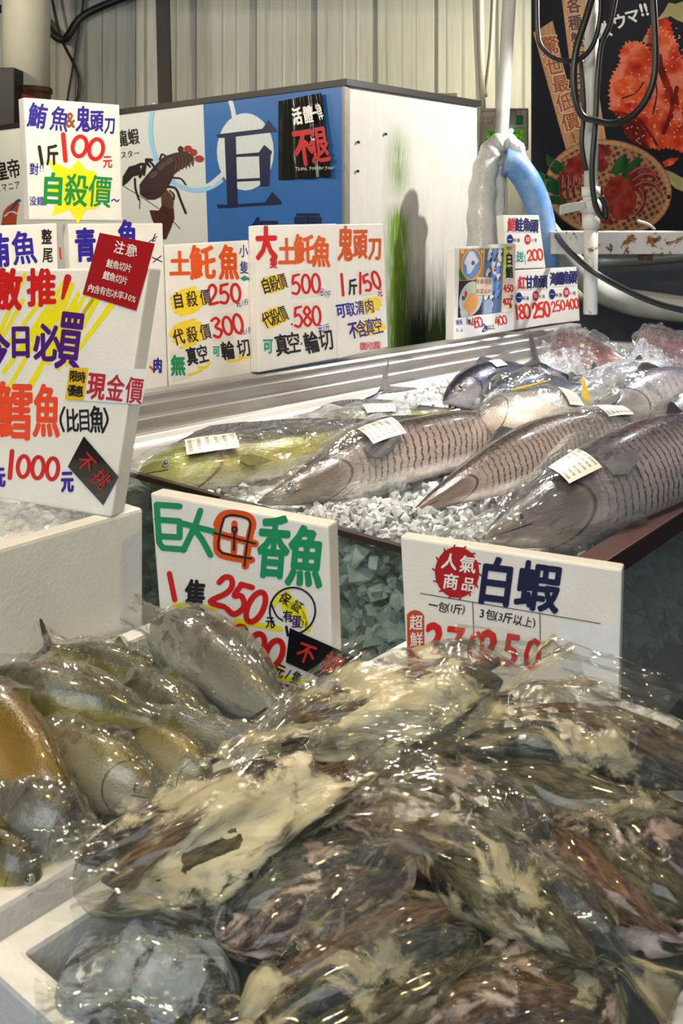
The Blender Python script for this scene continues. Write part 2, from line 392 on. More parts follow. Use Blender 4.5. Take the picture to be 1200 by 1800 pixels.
class Plane2:
    """collects flat marks given in photo pixels on a plane; each build() = one mesh a little in front of it"""
    def __init__(s, pl): s.n, s.p = pl; s.n = s.n.normalized(); s.d = {}
    def at(s, x, y, k): return PP(x, y, (s.n, s.p+s.n*(.0005*k)))
    def fill(s, V2, Fs, col, k=1, z=None): s.d.setdefault((col, k), []).append((V2, Fs, z))
    def poly(s, pts, col, k=1):
        # triangulate an outline
        from mathutils.geometry import tessellate_polygon
        tri = tessellate_polygon([[Vector((x, y, 0)) for x, y in pts]])
        s.fill(list(pts), [tuple(t) for t in tri], col, k)
    def ell(s, cx, cy, rx, ry, col, k=1, rot=0, n=28):
        r = math.radians(rot)
        s.poly([(cx+rx*math.cos(a)*math.cos(r)-ry*math.sin(a)*math.sin(r), cy+rx*math.cos(a)*math.sin(r)+ry*math.sin(a)*math.cos(r)) for a in [2*math.pi*i/n for i in range(n)]], col, k)
    def line(s, pts, w, col, k=1, sub=5, square=False):
        pts = [(v.x, v.y) for v in smooth_line([(x, y, 0) for x, y in pts], sub)]
        V, Fs, Zs = [], [], []; wf = w if callable(w) else (lambda t: w); N = len(pts)
        for i in range(N-1):
            (x0, y0), (x1, y1) = pts[i], pts[i+1]; L = math.hypot(x1-x0, y1-y0) or 1e-6
            a = wf(i/(N-1))/2; b = wf((i+1)/(N-1))/2
            nx, ny = -(y1-y0)/L, (x1-x0)/L; q = len(V)
            V += [(x0+nx*a,y0+ny*a),(x0-nx*a,y0-ny*a),(x1-nx*b,y1-ny*b),(x1+nx*b,y1+ny*b)]; Fs.append((q,q+1,q+2,q+3)); Zs += [(i%6)*.05]*4
        if not square:
            for i, (x, y) in enumerate(pts):
                q = len(V); r = wf(i/max(1, N-1))/2; m = 8
                V += [(x+r*math.cos(6.2832*j/m), y+r*math.sin(6.2832*j/m)) for j in range(m)]; Fs.append(tuple(range(q, q+m))); Zs += [.3+(i%6)*.05]*m
        s.fill(V, Fs, col, k, Zs)
    def ring(s, cx, cy, rx, ry, w, col, k=1, a0=0, a1=360, rot=0):
        r = math.radians(rot)
        s.line([(cx+rx*math.cos(a)*math.cos(r)-ry*math.sin(a)*math.sin(r), cy+rx*math.cos(a)*math.sin(r)+ry*math.sin(a)*math.cos(r)) for a in [math.radians(a0+(a1-a0)*i/36) for i in range(37)]], w, col, k, 1)
    def text(s, chars, x0, y0, x1, y1, h, col, w=None, bold=.03, k=2, jit=.02, up=None, rot=None):
        """chars centred on the points from (x0,y0) to (x1,y1); h, w = cell size in px"""
        n = len(chars); w = w or h
        if rot is None:
            rot = math.atan2(y1-y0, x1-x0) if n > 1 and abs(x1-x0) > abs(y1-y0) else 0.0
        else: rot = math.radians(rot)
        for i, ch in enumerate(chars):
            t = i/(n-1) if n > 1 else 0
            cx, cy = x0+(x1-x0)*t, y0+(y1-y0)*t
            V, Fs = glyph(ch)
            if ord(ch) < 0x2000:
                xs = [a for a, _ in V]; ys = [b for _, b in V]; mx, my = (min(xs)+max(xs))/2, (min(ys)+max(ys))/2 if ch not in '.,~-' else .35
            else: mx, my = .5, .38
            jr = rot+random.uniform(-jit, jit)*2; cs, sn = math.cos(jr), math.sin(jr)
            cs0, sn0 = math.cos(rot), math.sin(rot)
            offs = [(0, 0)]
            bold *= .62
            if bold: offs = [(bold*math.cos(2*math.pi*j/8)*h, bold*math.sin(2*math.pi*j/8)*h) for j in range(8 if h > 18 else 5)]
            P2 = [((a-mx)*w, -(b-my)*h) for a, b in V]
            for jj, (ox, oy) in enumerate(offs):
                if up is not None: tr_ = [(cx+ox+a*cs0-b*up[0], cy+oy+a*sn0+b*up[1]) for a, b in P2]
                else: tr_ = [(cx+ox+a*cs-b*sn, cy+oy+a*sn+b*cs) for a, b in P2]
                s.fill(tr_, Fs, col, k, [jj*.06]*len(tr_))
    def digits(s, txt, x0, y0, x1, y1, h, col, w=None, sw=5, k=2):
        n = len(txt); w = w or h*.55; rot = math.atan2(y1-y0, x1-x0) if n > 1 else 0
        cs, sn = math.cos(rot), math.sin(rot)
        for i, ch in enumerate(txt):
            t = i/(n-1) if n > 1 else 0; cx, cy = x0+(x1-x0)*t, y0+(y1-y0)*t
            hh = h*random.uniform(.94, 1.04)
            for st in DG[ch]:
                pts = [((a-.5)*(w if ch != '1' else w*.5), (b-.5)*hh) for a, b in st]
                s.line([(cx+a*cs-b*sn, cy+a*sn+b*cs) for a, b in pts], sw, col, k, 4 if ch != '4' else 1)
    def build(s, name, parent, mats=None):
        if not s.d: return None
        V, Fs, fm, ms = [], [], [], []
        for (col, k), lst in s.d.items():
            m = (mats or {}).get(col) or ink(col)
            if m not in ms: ms.append(m)
            mi = ms.index(m)
            for li, (V2, F2, zs) in enumerate(lst):
                b = len(V); V += [s.at(x, y, k+(zs[i_] if zs else 0)+(li%5)*.012) for i_, (x, y) in enumerate(V2)]; Fs += [tuple(i+b for i in f) for f in F2]; fm += [mi]*len(F2)
        o = mk(name, V, Fs, ms, parent, fm)
        # every mark faces away from its board
        bm = bmesh.new(); bm.from_mesh(o.data)
        for f in bm.faces:
            f.normal_update()
            if f.normal.dot(s.n) < 0: f.normal_flip()
        bm.to_mesh(o.data); bm.free()
        s.d = {}
        return o
RED, ORA, BLU, NAVY, BLK, GRN, YEL, PUR, TEAL, WHT, BRN = (205,28,28), (222,82,18), (42,28,150), (22,28,66), (26,24,28), (22,140,88), (238,226,22), (74,22,120), (40,160,140), (240,238,235), (150,70,20)
VN = Vector((0,0,0))
class Sign(Plane2):
    def __init__(s, label, quad, pl, thick=.034, mat=None, name='price_sign', cat='sign', group=None, frontmat=None):
        super().__init__(pl)
        f = [PP(x, y, (s.n, s.p)) for x, y in quad]       # TL TR BR BL
        b = [v-s.n*thick for v in f]
        base = (f[2]+f[3]+b[2]+b[3])/4
        s.root = thing(name, base, label, cat, group)
        mb = MB().hexa([b[3], b[2], b[1], b[0]], [f[3], f[2], f[1], f[0]])
        o = mb.build('foam_board', mat or M_FOAM, s.root, bevel=.0035)
        for p in o.data.polygons: p.use_smooth = False
    def end(s): return s.build('lettering', s.root)
    def sticker(s, pts, mat, name='sticker', k=4, label=None):
        V = [s.at(x, y, k) for x, y in pts]; V2 = [v-s.n*.0004 for v in V]; n = len(pts)
        o = mk(name, V+V2, [tuple(range(n)), tuple(range(2*n-1, n-1, -1))]+[(i, n+i, n+(i+1)%n, (i+1)%n) for i in range(n)], mat, s.root)
        bm = bmesh.new(); bm.from_mesh(o.data); bmesh.ops.recalc_face_normals(bm, faces=bm.faces[:]); bm.to_mesh(o.data); bm.free()
        if label: o['label'] = label
        return o
# ---- print on the tank front
nt = Vector((n_l.y,-n_l.x,0)); nt = nt if nt.y < 0 else -nt
TP = Plane2((nt, tc.copy()))
def shift(pl, x, y): return (x, y)
BLUEP, LBL = (52,106,172), (150,200,232)
TP.poly([(357,181),(602,150),(604,560),(370,560)], BLUEP, 2)
TP.build('blue_panel', tank, {BLUEP: plain('blue_print', (52,106,172), .35, vary=.08)})
Z = lambda x, y: (200+x*.35, 160+y*.35)     # zoom crop -> photo
TP.ell(*Z(660,305), 50, 68, (208,214,214), 3)
TP.ring(*Z(415,190), 81, 108, 8, LBL, 3, 58, 203)
TP.line([Z(468,480), Z(500,460), Z(550,415)], 9, (208,214,214), 3)
TP.line([Z(585,50), Z(598,95), Z(603,130)], 8, (208,214,214), 3)
ser = lambda L: TP.poly([Z(*q) for q in L], NAVY, 4)
ser([(515,218),(745,190),(775,145),(822,200),(820,205),(555,236),(520,236)])
ser([(555,222),(612,218),(622,585),(570,588)])
ser([(612,318),(728,308),(755,270),(795,305),(787,325),(612,332)])
ser([(728,310),(787,318),(782,470),(770,480),(735,480)])
ser([(616,442),(740,436),(740,450),(617,456)])
ser([(516,568),(570,572),(760,558),(795,505),(845,560),(838,570),(522,590)])
TP.text('無', 465, 410, 465, 410, 60, NAVY, 54, .03, 4)
TP.text('霸', 541, 402, 541, 402, 62, NAVY, 54, .03, 4)
TP.build('lettering', tank)
TP.text('龍蝦', 214, 243, 234, 240, 30, BLK, 20, .03, 4, .0)
TP.text('スター', 217, 272, 240, 269, 14, BLK, 11, .01, 4, .0)
TP.build('lettering', tank)
TP.text('皇帝', 2, 300, 24, 296, 36, BLK, 24, .03, 4, .0)
TP.text('スマニア', -4, 331, 30, 325, 16, BLK, 10, .01, 4, .0)
TP.build('lettering', tank)
# the printed lobster
LOB, LOB2, LRED = (58,40,38), (40,28,30), (160,52,38)
lob = Plane2((nt, tc.copy()))
L_ = lambda pts, c=LOB, k=5: lob.poly([Z(*q) for q in pts], c, k)
L_([(128,470),(150,440),(205,375),(250,330),(300,312),(365,300),(395,325),(400,345),(372,372),(330,395),(300,420),(290,450),(265,490),(235,530),(205,545),(165,545),(130,520)])
for i in range(6):
    x = 300+i*17; lob.line([Z(x, 318-i*3), Z(x+14, 360-i*4), Z(x+8, 400-i*6)], 2.0, (96,66,54), 6)
    L_([(x+2,380-i*4),(x+16,372-i*4),(x+12,412-i*6)], (110,52,40), 6)
for cx, cy, rx in ((372,290,7),(400,308,6),(428,340,8),(335,293,5)): lob.ell(*Z(cx,cy), rx, 6, LRED if cx > 340 else LOB, 6)
L_([(42,478),(44,430),(75,380),(118,368),(135,385),(128,420),(95,430),(65,462)], LOB2)
L_([(235,745),(190,640),(178,598),(225,600),(240,575),(300,590),(303,640),(285,690),(262,743)], (70,36,34))
L_([(240,575),(235,520),(262,492),(290,520),(300,560),(296,600)], (90,58,44))
for pts, w in (([(150,420),(165,350),(195,370),(205,395)],4),([(180,380),(160,345),(190,345)],4),([(105,440),(108,490),(125,545)],3.5),([(230,345),(240,318),(258,325)],3),([(290,435),(335,440),(360,470)],3),([(270,480),(310,490),(335,550),(360,612)],4),([(280,500),(300,520),(298,545)],3),([(130,430),(150,370),(120,372)],5),([(240,560),(270,620),(330,690)],1.2),([(45,475),(150,540),(225,590)],1.2),([(130,545),(128,590)],1.2),([(150,520),(190,510)],3)):
    lob.line([Z(*q) for q in pts], w, LOB2, 6)
for x, y in ((200,420),(240,380),(280,350)): lob.ell(*Z(x,y), 9, 5, (84,66,66), 7, -40)
lob.build('lobster_print', tank)
crabp = Plane2((nt, tc.copy()))
crabp.poly([(2,395),(6,372),(14,362),(30,352),(34,358),(30,372),(28,395)], (176,70,52), 5); crabp.line([(16,376),(28,356),(34,352)], 5, (60,70,110), 6)
crabp.line([(8,380),(20,372),(30,376)], 3, (225,200,190), 6)
crabp.build('crab_claw_print', tank)
# black notice taped on the tank front
nz = thing('notice_sheet', TP.at(535,310,6), 'black laminated notice with white and red characters taped on blue tank panel', 'notice')
t = NT('laminated_sheet'); s_ = t.sep(t.coord('UV'))
wv = t.n('ShaderNodeTexWave', wave_type='BANDS'); t.put(wv.inputs[0], t.coord('UV')); wv.inputs['Scale'].default_value = 1.6; wv.inputs['Distortion'].default_value = 2.5
M_LAM = t.done(t.bsdf(lin((16,15,17)), .18, 0, t.bump(wv.outputs['Fac'], .5, .03), Coat_Weight=1.0, Coat_Roughness=.08))
V, Fc, UV = [], [], []
NP = Plane2((nt, tc+nt*.004))
cols = 16
for i in range(cols+1):
    u = i/cols; bulge = .004+.012*abs(math.sin(u*7.5+.4))*min(1, u*1.6)
    for j in range(5):
        w = j/4
        x = 489+(564-489)*u+(17*u*w); y0, y1 = 178-(15*u), 316-(6*u)
        y = y0+(y1-y0)*w
        V.append(PP(x, y, (nt, tc+nt*(.003+bulge)))); UV.append((u, w))
for i in range(cols):
    for j in range(4): Fc.append((i*5+j, i*5+j+1, (i+1)*5+j+1, (i+1)*5+j))
mk('sheet', V, Fc, M_LAM, nz, smooth=True, uv=UV)
NT2 = Plane2((nt, tc+nt*.021))
NT2.text('活體', 522, 204, 541, 201, 32, WHT, 17, .05, 1, 0); NT2.text('一律', 551, 199, 561, 196, 32, WHT, 10, .03, 1, 0)
NT2.text('不退', 533, 258, 561, 254, 70, (190,36,36), 34, .05, 1, 0)
tx = 'Thank you for your'
x = 521
for ch in tx:
    if ch != ' ': NT2.text(ch, x, 297-(x-521)*.03, x, 297-(x-521)*.03, 9.5, (215,212,208), 7.5, 0, 1, 0)
    x += 4.4 if ch in 'Tmhnkyou' else (2.6 if ch in ' fr' else 4)
NT2.build('lettering', nz)
for i, (a, b) in enumerate((((490,179),(498,177)),((492,316),(502,315)),((532,314),(542,313)),((518,174),(523,172)))): 
    pass
# ================================================================ price signs on the steel rail
RZ = .92
R0, R1 = PZ(300, 682, RZ), PZ(1030, 566, RZ)
DA = (R1-R0); DA.z = 0; DA.normalize()
DN = Vector((DA.y, -DA.x, 0))                      # towards the case and the viewer
lean = math.radians(5)
RN = (DN*math.cos(lean)+Vector((0,0,1))*math.sin(lean)).normalized()
RPL = (RN, R0.copy())
def rp(k): return (RN, R0+RN*k)
GRP = 'price boards along the steel rail'
s = Sign('board reading 100 with yellow starburst, standing on top of two other boards, left', [(42,171),(210,184),(215,388),(52,386)], rp(-.035), .03, group=GRP)
s.text('鮪魚', 66, 203, 105, 209, 46, BLU, 34, .035); s.text('&', 124, 211, 124, 211, 38, BRN, 26, .03)
s.text('鬼', 146, 209, 146, 209, 48, BLU, 26, .035); s.text('頭', 170, 212, 170, 212, 40, BLU, 24, .035); s.text('刀', 193, 220, 193, 220, 32, BLU, 20, .035)
s.line([(69,258),(74,288)], 6, BLK, 2); s.text('斤', 92, 272, 92, 272, 38, BLK, 22, .05)
s.line([(111,236),(115,282)], 8, RED, 2); s.digits('00', 140, 257, 169, 262, 38, RED, 27, 7)
s.text('元', 189, 284, 189, 284, 24, RED, 17, .03)
s.text('對', 60, 297, 60, 297, 22, BLU, 17, .02); s.text('!!', 71, 296, 76, 296, 16, BLU, 12, .02)
cx, cy = 137, 333; star = []
rr = [52,24,44,30,60,26,48,26,60,30,66,26,54,30,78,28]
for i in range(16):
    a = math.radians(-90+i*22.5); r = rr[i] if i % 2 == 0 else 38
    star.append((cx+r*math.cos(a), cy+r*math.sin(a)))
s.poly(star, YEL, 1)
s.text('自殺價', 93, 332, 176, 336, 60, (24,140,62), 42, .045, 2)
s.text('没', 58, 353, 58, 353, 17, BLU, 13, .02); s.text('錯', 71, 353, 71, 353, 17, BLU, 13, .02)
s.line([(196,353),(201,350),(205,354),(209,351)], 2, BLU, 2)
s.end()
s = Sign('board lettered in blue and black behind the big leaning board, left edge', [(-85,400),(100,392),(108,672),(-72,716)], rp(-.035), .03, group=GRP)
s.text('鮪魚', -5, 440, 42, 435, 62, BLU, 44, .045); s.text('整尾', 82, 416, 84, 448, 28, BLK, 19, .035, jit=.0)
s.line([(105,436),(107,455)], 3, RED, 2)
s.end()
s = Sign('board with a blue character half hidden behind the red sticker', [(120,393),(286,392),(295,680),(131,712)], rp(-.035), .03, group=GRP)
s.text('青', 150, 430, 150, 430, 62, BLU, 38, .045); s.text('魚', 224, 416, 224, 416, 62, BLU, 34, .045)
s.line([(262,425),(276,416)], 1.6, BLK); s.line([(273,411),(268,424),(273,422)], 1.6, BLK); s.line([(267,452),(284,460)], 1.8, BLK); s.line([(283,450),(269,461)], 1.8, BLK)
s.text('肉', 277, 642, 277, 642, 28, BLU, 17, .045); s.line([(264,645),(269,650)], 4, ORA)
s.end()
def blob(s, cx, cy, rx, ry, seed, n=9):
    R = random.Random(seed)
    for i in range(n):
        y = cy-ry+2*ry*i/(n-1); k = math.sqrt(max(0, 1-((y-cy)/ry)**2*.8))
        s.line([(cx-rx*k*R.uniform(.85,1.05), y+R.uniform(-2,2)), (cx+rx*k*R.uniform(.85,1.05), y-4+R.uniform(-2,2))], 2*ry/(n-1)*1.25, (242,212,40), 1)
GREY = (224,220,216)
s = Sign('board priced 250 and 300 in red on the left of the steel rail', [(290,430),(437,422),(452,655),(298,682)], rp(-.035), .034, group=GRP)
s.text('土', 316, 463, 316, 463, 46, ORA, 38, .05); s.text('魠', 356, 461, 356, 461, 64, ORA, 46, .045); s.text('魚', 402, 461, 402, 461, 64, ORA, 36, .045)
s.text('小隻', 428, 441, 429, 470, 24, (40,34,130), 16, .02, jit=0)
s.poly([(422,489),(430,484),(438,489),(441,486),(440,494),(436,492),(428,494)], (24,140,120), 2)
blob(s, 329, 532, 29, 21, 1); blob(s, 330, 588, 30, 20, 2)
s.text('自殺價', 313, 528, 361, 522, 30, (62,30,40), 20, .03); s.text('代殺價', 314, 592, 361, 583, 30, (62,30,40), 20, .03)
s.digits('250', 374, 518, 414, 515, 34, RED, 17, 5); s.digits('300', 381, 576, 418, 569, 34, RED, 17, 5)
s.poly([(383,496),(408,494),(413,538),(388,541)], GREY, 1); s.poly([(371,552),(407,550),(411,596),(374,600)], GREY, 1)
s.text('元/斤', 419, 534, 433, 531, 12, BLU, 9, .03); s.text('元/斤', 426, 583, 440, 580, 12, BLU, 9, .03)
s.poly([(299,618),(326,612),(328,663),(303,672)], GREY, 1)
s.text('無', 313, 642, 313, 642, 38, GRN, 26, .05); s.text('真空', 337, 626, 356, 622, 34, BLK, 20, .04)
s.text('可', 380, 617, 380, 617, 20, TEAL, 13, .05); s.text('輪切', 400, 616, 428, 611, 34, BLK, 24, .04)
s.line([(331,659),(345,654),(355,650),(350,645),(362,645),(369,637)], 4, (242,212,40), 1); s.line([(398,634),(412,634),(425,630),(420,627),(432,629),(440,624)], 4, (242,212,40), 1)
s.end()
s = Sign('board priced 500 and 580 in red at the middle of the steel rail', [(450,396),(592,393),(593,630),(455,655)], rp(.004), .036, group=GRP)
s.text('大', 468, 427, 468, 427, 62, RED, 38, .06); s.text('隻', 481, 461, 481, 461, 22, RED, 15, .035)
s.text('土', 504, 442, 504, 442, 50, (216,88,20), 32, .045); s.text('魠', 535, 438, 535, 438, 56, (216,88,20), 38, .04); s.text('魚', 565, 442, 565, 442, 58, (216,88,20), 32, .04)
blob(s, 481, 500, 22, 13, 3); blob(s, 482, 560, 22, 14, 4)
s.text('自殺價', 467, 502, 496, 494, 30, (50,26,40), 16, .025); s.text('代殺價', 469, 562, 497, 551, 30, (50,26,40), 16, .025)
s.poly([(510,476),(561,472),(563,520),(512,525)], GREY, 1); s.poly([(514,534),(564,530),(565,576),(516,580)], GREY, 1)
s.digits('500', 520, 500, 555, 498, 34, RED, 15, 4.5); s.digits('580', 524, 557, 556, 555, 34, RED, 15, 4.5); s.ell(513, 570, 2, 2, RED)
s.text('元/斤', 565, 513, 577, 517, 14, (60,50,160), 9, .025); s.text('元/斤', 563, 577, 576, 575, 14, (60,50,160), 9, .025)
s.text('可', 471, 608, 471, 608, 28, TEAL, 18, .05); s.text('真空', 495, 606, 516, 602, 40, BLK, 24, .035); s.ell(530, 604, 2, 2.4, TEAL, 2); s.text('輪切', 547, 602, 573, 597, 40, BLK, 26, .035)
s.end()
s = Sign('board priced 150 in red, narrow, at the right end of its trio on the rail', [(592.5,394),(673,393),(682,610),(594,631)], rp(.004), .036, group=GRP)
s.text('鬼', 607, 428, 607, 428, 66, (206,84,24), 27, .035); s.text('頭', 633, 428, 633, 428, 56, (206,84,24), 25, .035); s.text('刀', 659, 436, 659, 436, 44, (206,84,24), 24, .045)
s.line([(600,482),(603,519)], 5, RED); s.text('斤', 620, 504, 620, 504, 30, BLK, 16, .05)
s.poly([(626,476),(664,473),(668,516),(630,520)], GREY, 1)
s.line([(633,480),(633,516)], 4.5, RED); s.digits('50', 645, 497, 661, 492, 30, RED, 13, 4.5); s.text('元', 668, 514, 668, 514, 15, RED, 9, .03)
blob(s, 650, 538, 20, 12, 5); blob(s, 648, 578, 28, 12, 6)
s.text('可取清肉', 599, 546, 649, 538, 27, BLU, 17, .035); s.text('不含真空', 621, 580, 664, 572, 32, BLU, 17, .035)
s.text('《需另加購》', 632, 609, 670, 606, 15, RED, 9, .02)
s.end()
# ---- four boards at the far end
s = Sign('thick board with food photos and 450 / 400 prices at far end of rail', [(799,435),(903,427),(904,580),(797,598)], rp(.004), .037, group=GRP)
FC = dict(wood=(176,128,84), plate=(92,140,216), sil=(206,208,216), gry=(110,118,132), dkb=(60,76,104), grn=(42,110,52), yel=(236,190,60), orn=(226,160,92), pnk=(236,214,192), drk=(46,44,46), pal=(190,192,200))
Q = lambda x, y: (780+x*.11667, 420+y*.11667)
px = lambda pts, c, k=2: s.poly([Q(*p) for p in pts], c, k)
px([(235,155),(600,140),(590,620),(225,635)], FC['wood'], 1); px([(225,635),(590,620),(575,1135),(208,1190)], FC['drk'], 1); px([(615,145),(905,140),(860,1105),(560,1138)], FC['gry'], 1)
s.ell(*Q(410,380), 13.5, 25, FC['plate'], 2, 8); s.ring(*Q(420,380), 17, 27, 2.5, (206,168,112), 2, 0, 360, 8)
px([(385,185),(450,190),(525,330),(470,400),(400,520),(350,530),(340,400),(305,370),(310,330)], FC['sil'], 3); s.ell(*Q(440,360), 3, 4, (96,90,128), 4)
px([(228,440),(345,615),(260,620),(228,560)], FC['grn'], 3); s.ell(*Q(275,190), 3.5, 4, FC['yel'], 3); s.ell(*Q(575,190), 2.6, 3, FC['yel'], 3)
s.ell(*Q(405,900), 20, 31, FC['pal'], 2, 14); px([(285,985),(350,900),(400,810),(490,830),(520,960),(460,1080),(380,1160),(300,1050)], FC['orn'], 3); px([(240,1090),(300,1040),(360,1110),(350,1165),(260,1180)], FC['pal'], 4)
s.ell(*Q(400,740), 7, 5.5, (186,204,140), 3); s.ell(*Q(330,830), 2.4, 6, (206,64,48), 4); s.ell(*Q(295,890), 3, 4, FC['grn'], 4)
R = random.Random(5)
for r_ in range(9):
    for c_ in range(3):
        x, y = 690+c_*75+R.uniform(-14,14)-r_*6, 200+r_*95+R.uniform(-20,20)
        s.ell(*Q(x, y), 3.4, 7.5, (222,220,214) if R.random() > .35 else FC['plate'], 2, R.uniform(-15,15)); s.ell(*Q(x+22, y+30), 2.2, 4.5, FC['dkb'], 2, 20)
px([(600,940),(720,890),(730,1110),(595,1135)], (146,164,196), 3); px([(735,920),(850,900),(850,1100),(740,1118)], (90,112,150), 3); s.ell(*Q(770,470), 2, 2.4, (200,40,50), 4)
px([(490,575),(730,585),(725,850),(485,845)], (222,206,186), 4)
s.text('年節限定', *Q(515,640), *Q(700,640), 9.5, (170,110,70), 6.5, .01, 5, 0); s.text('年菜必吃', *Q(515,790), *Q(695,790), 9.5, (170,110,70), 6.5, .01, 5, 0)
px([(905,90),(1080,75),(1050,1100),(862,1108),(890,560)], FC['pnk'], 3); px([(910,90),(955,85),(935,540),(895,550)], (206,226,40), 4)
s.text('白', *Q(985,300), *Q(985,300), 24, BLK, 13, .04, 5); s.text('鯧', *Q(985,500), *Q(985,500), 22, BLK, 13, .035, 5); s.text('特大', *Q(968,140), *Q(1010,140), 8, BLK, 5, .01, 5, 0)
s.digits('450', *Q(920,745), *Q(1020,745), 12, RED, 5, 2.0, 5); s.digits('400', *Q(910,945), *Q(985,940), 11, RED, 5, 2.0, 5); s.digits('2', *Q(1020,880), *Q(1020,880), 7, BLU, 4, 1.4, 5); s.text('隻', *Q(1005,1010), *Q(1005,1010), 9, BLK, 6, .01, 5)
s.digits('1', *Q(348,1235), *Q(348,1235), 11, BLK, 3, 1.2); s.text('隻', *Q(385,1250), *Q(385,1250), 11, BLK, 7, .02); s.digits('450', *Q(445,1270), *Q(545,1250), 17, RED, 8, 2.0)
s.digits('2', *Q(600,1340), *Q(600,1340), 13, BLU, 6, 2.0); s.text('隻以上', *Q(640,1340), *Q(740,1320), 10, BLK, 7, .02, 2, 0); s.digits('400', *Q(800,1240), *Q(915,1215), 15, RED, 7, 2.0)
s.text('規格', *Q(205,1260), *Q(255,1250), 10, BLU, 6, .01, 2, 0); s.text('5-6', *Q(200,1375), *Q(270,1370), 9, BLU, 7, 0, 2, 0)
s.end()
def head_board(label, quad, red, navy, chars, nx, ny, nh, p1, p2, d1, d2, k=-.035, one=True, xtra=None):
    s = Sign(label, quad, rp(k), .034, mat=None, group=GRP)
    for ch, x, y, c in chars: s.text(ch, x, y, x, y, nh, c, nh*.58, .045)
    (ax, ay), (bx, by) = d1, d2
    s.ell(ax, ay, 5.5, 9, (24,44,120), 2); s.text('一', ax, ay, ax, ay, 9, WHT, 8, .02, 3); s.ell(bx, by, 5.5, 9, (190,40,52), 2); s.text('袋', bx, by, bx, by, 9, WHT, 7, .0, 3)
    s.text('輪盤', ax+8, ay+1, ax+15, ay+1, 7, BLK, 6, 0, 2, 0); s.text('火鍋', bx+8, by+1, bx+14, by+1, 7, BLK, 5, 0, 2, 0)
    x0, y0 = quad[0]; x1, y1 = quad[1]
    s.line([(x0+4, ay-13), (x1-2, by-12)], .7, (190,186,196), 2, 1)
    for tx, x0, y0, x1, y1, h, w, sw in (p1, p2):
        if tx: s.digits(tx, x0, y0, x1, y1, h, (222,44,24), w, sw)
    if xtra: xtra(s)
    s.end()
NV = (38,40,96); RD = (196,52,52)
head_board('small board priced 200 standing atop the boards at far end of rail', [(884,378),(947,378),(959,471),(891,473)], RED, NV, [('鮮',899,395,RD),('鮭',912,395,NV),('魚',926,395,NV),('頭',939,397,NV)], 0, 0, 25, ('',0,0,0,0,1,1,1), ('200',931,449,949,447,19,9,2.6), (896,421), (927,421),
    xtra=lambda s: (s.text('送', 914, 451, 914, 451, 20, TEAL, 13, .03), s.line([(905,446),(905,462)], 1.4, TEAL), s.line([(922,448),(923,464)], 1.4, TEAL)))
head_board('small board priced 180 and 250, second from far end of rail', [(904,475),(965,472),(967,570),(905,580)], RED, NV, [('紅',917,497,RD),('甘',930,496,NV),('魚',943,495,NV),('頭',955,495,NV)], 0, 0, 24, ('180',908,549,926,547,25,11,3.6), ('250',941,546,961,543,25,10,3.8), (912,523), (941,520))
head_board('small board priced 250 and 400 at the very end of the rail', [(965.5,471),(1013,469),(1019,564),(967.5,570)], RED, NV, [('海',973,490,NV),('鱺',984,489,NV),('魚',996,488,NV),('頭',1007,487,NV)], 0, 0, 24, ('250',973,539,989,536,18,7,2.2), ('400',998,535,1013,533,17,7,2.4), (970,517), (995,514))

# ================================================================ big board leaning on the white box
c0, c1 = PZ(195, 909, .92), PZ(0, 876, .92)
d4 = (c0-c1).normalized(); n4 = Vector((d4.y, -d4.x, 0)); n4 = n4 if n4.y < 0 else -n4
n4 = (n4*math.cos(.10)+Vector((0,0,1))*math.sin(.10)).normalized()
s = Sign('big leaning foam board priced 1000 with red and black stickers, left edge', [(-60,474),(262,471),(195,909),(-125,855)], (n4, c0), .034, group=None)
R = random.Random(3)
for i in range(16):
    x = -30+i*11+R.uniform(-5,5); y = 650+R.uniform(-30,40)-max(0,(i-9)*12)
    s.line([(x, y), (x+R.uniform(60,95), y-R.uniform(100,150))], 7, YEL, 1, 1)
for i in range(6): s.line([(60+i*9,600-i*8),(118+i*2,520-i*4)], 6, YEL, 1, 1)
s.text('激', 8, 508, 8, 508, 76, RED, 62, .055); s.text('推', 73, 505, 73, 505, 70, RED, 52, .05)
s.line([(119,488),(110,524)], lambda t: 13-7*t, RED, 2, 1); s.ell(107, 538, 5, 4.5, RED)
s.text('今', -6, 612, -6, 612, 66, PUR, 46, .06); s.text('日', 36, 600, 36, 600, 62, PUR, 42, .05); s.text('必', 83, 602, 83, 602, 70, PUR, 50, .045); s.text('買', 123, 597, 123, 597, 112, PUR, 46, .03, rot=7)
s.text('鱈', 24, 722, 24, 722, 108, (234,74,40), 68, .035); s.text('魚', 82, 722, 82, 722, 98, (234,74,40), 48, .035)
s.line([(113,716),(106,737),(112,758)], 4, BLK); s.line([(183,718),(189,738),(180,760)], 4, BLK)
s.text('比目', 127, 739, 148, 738, 44, BLK, 24, .03, 2, .0); s.text('魚', 170, 737, 170, 737, 50, BLK, 26, .03)
s.line([(21,793),(17,840)], 8, RED, 2, 1); s.digits('000', 41, 820, 92, 824, 40, RED, 22, 7)
s.text('元', 118, 846, 118, 846, 40, BLU, 22, .06); s.text('元', -1, 838, -1, 838, 38, BLU, 20, .06)
s.end()
def st(s, pts, rgb, label, k=4, gloss=.2): return s.sticker(pts, plain('sticker_vinyl', rgb, gloss, Coat_Weight=.6, Coat_Roughness=.05), 'sticker', k, label)
o = st(s, [(122,646),(261,649),(249,711),(114,702)], (232,232,236), 'white and yellow sticker with red characters')
s.poly([(122,646),(155.5,647),(147,704),(114,702)], (226,186,24), 5)
for ch, x, y in (('限',129,661),('時',143,663),('優',126,686),('惠',139,688)): s.text(ch, x, y, x, y, 21, BLK, 15, .04, 6)
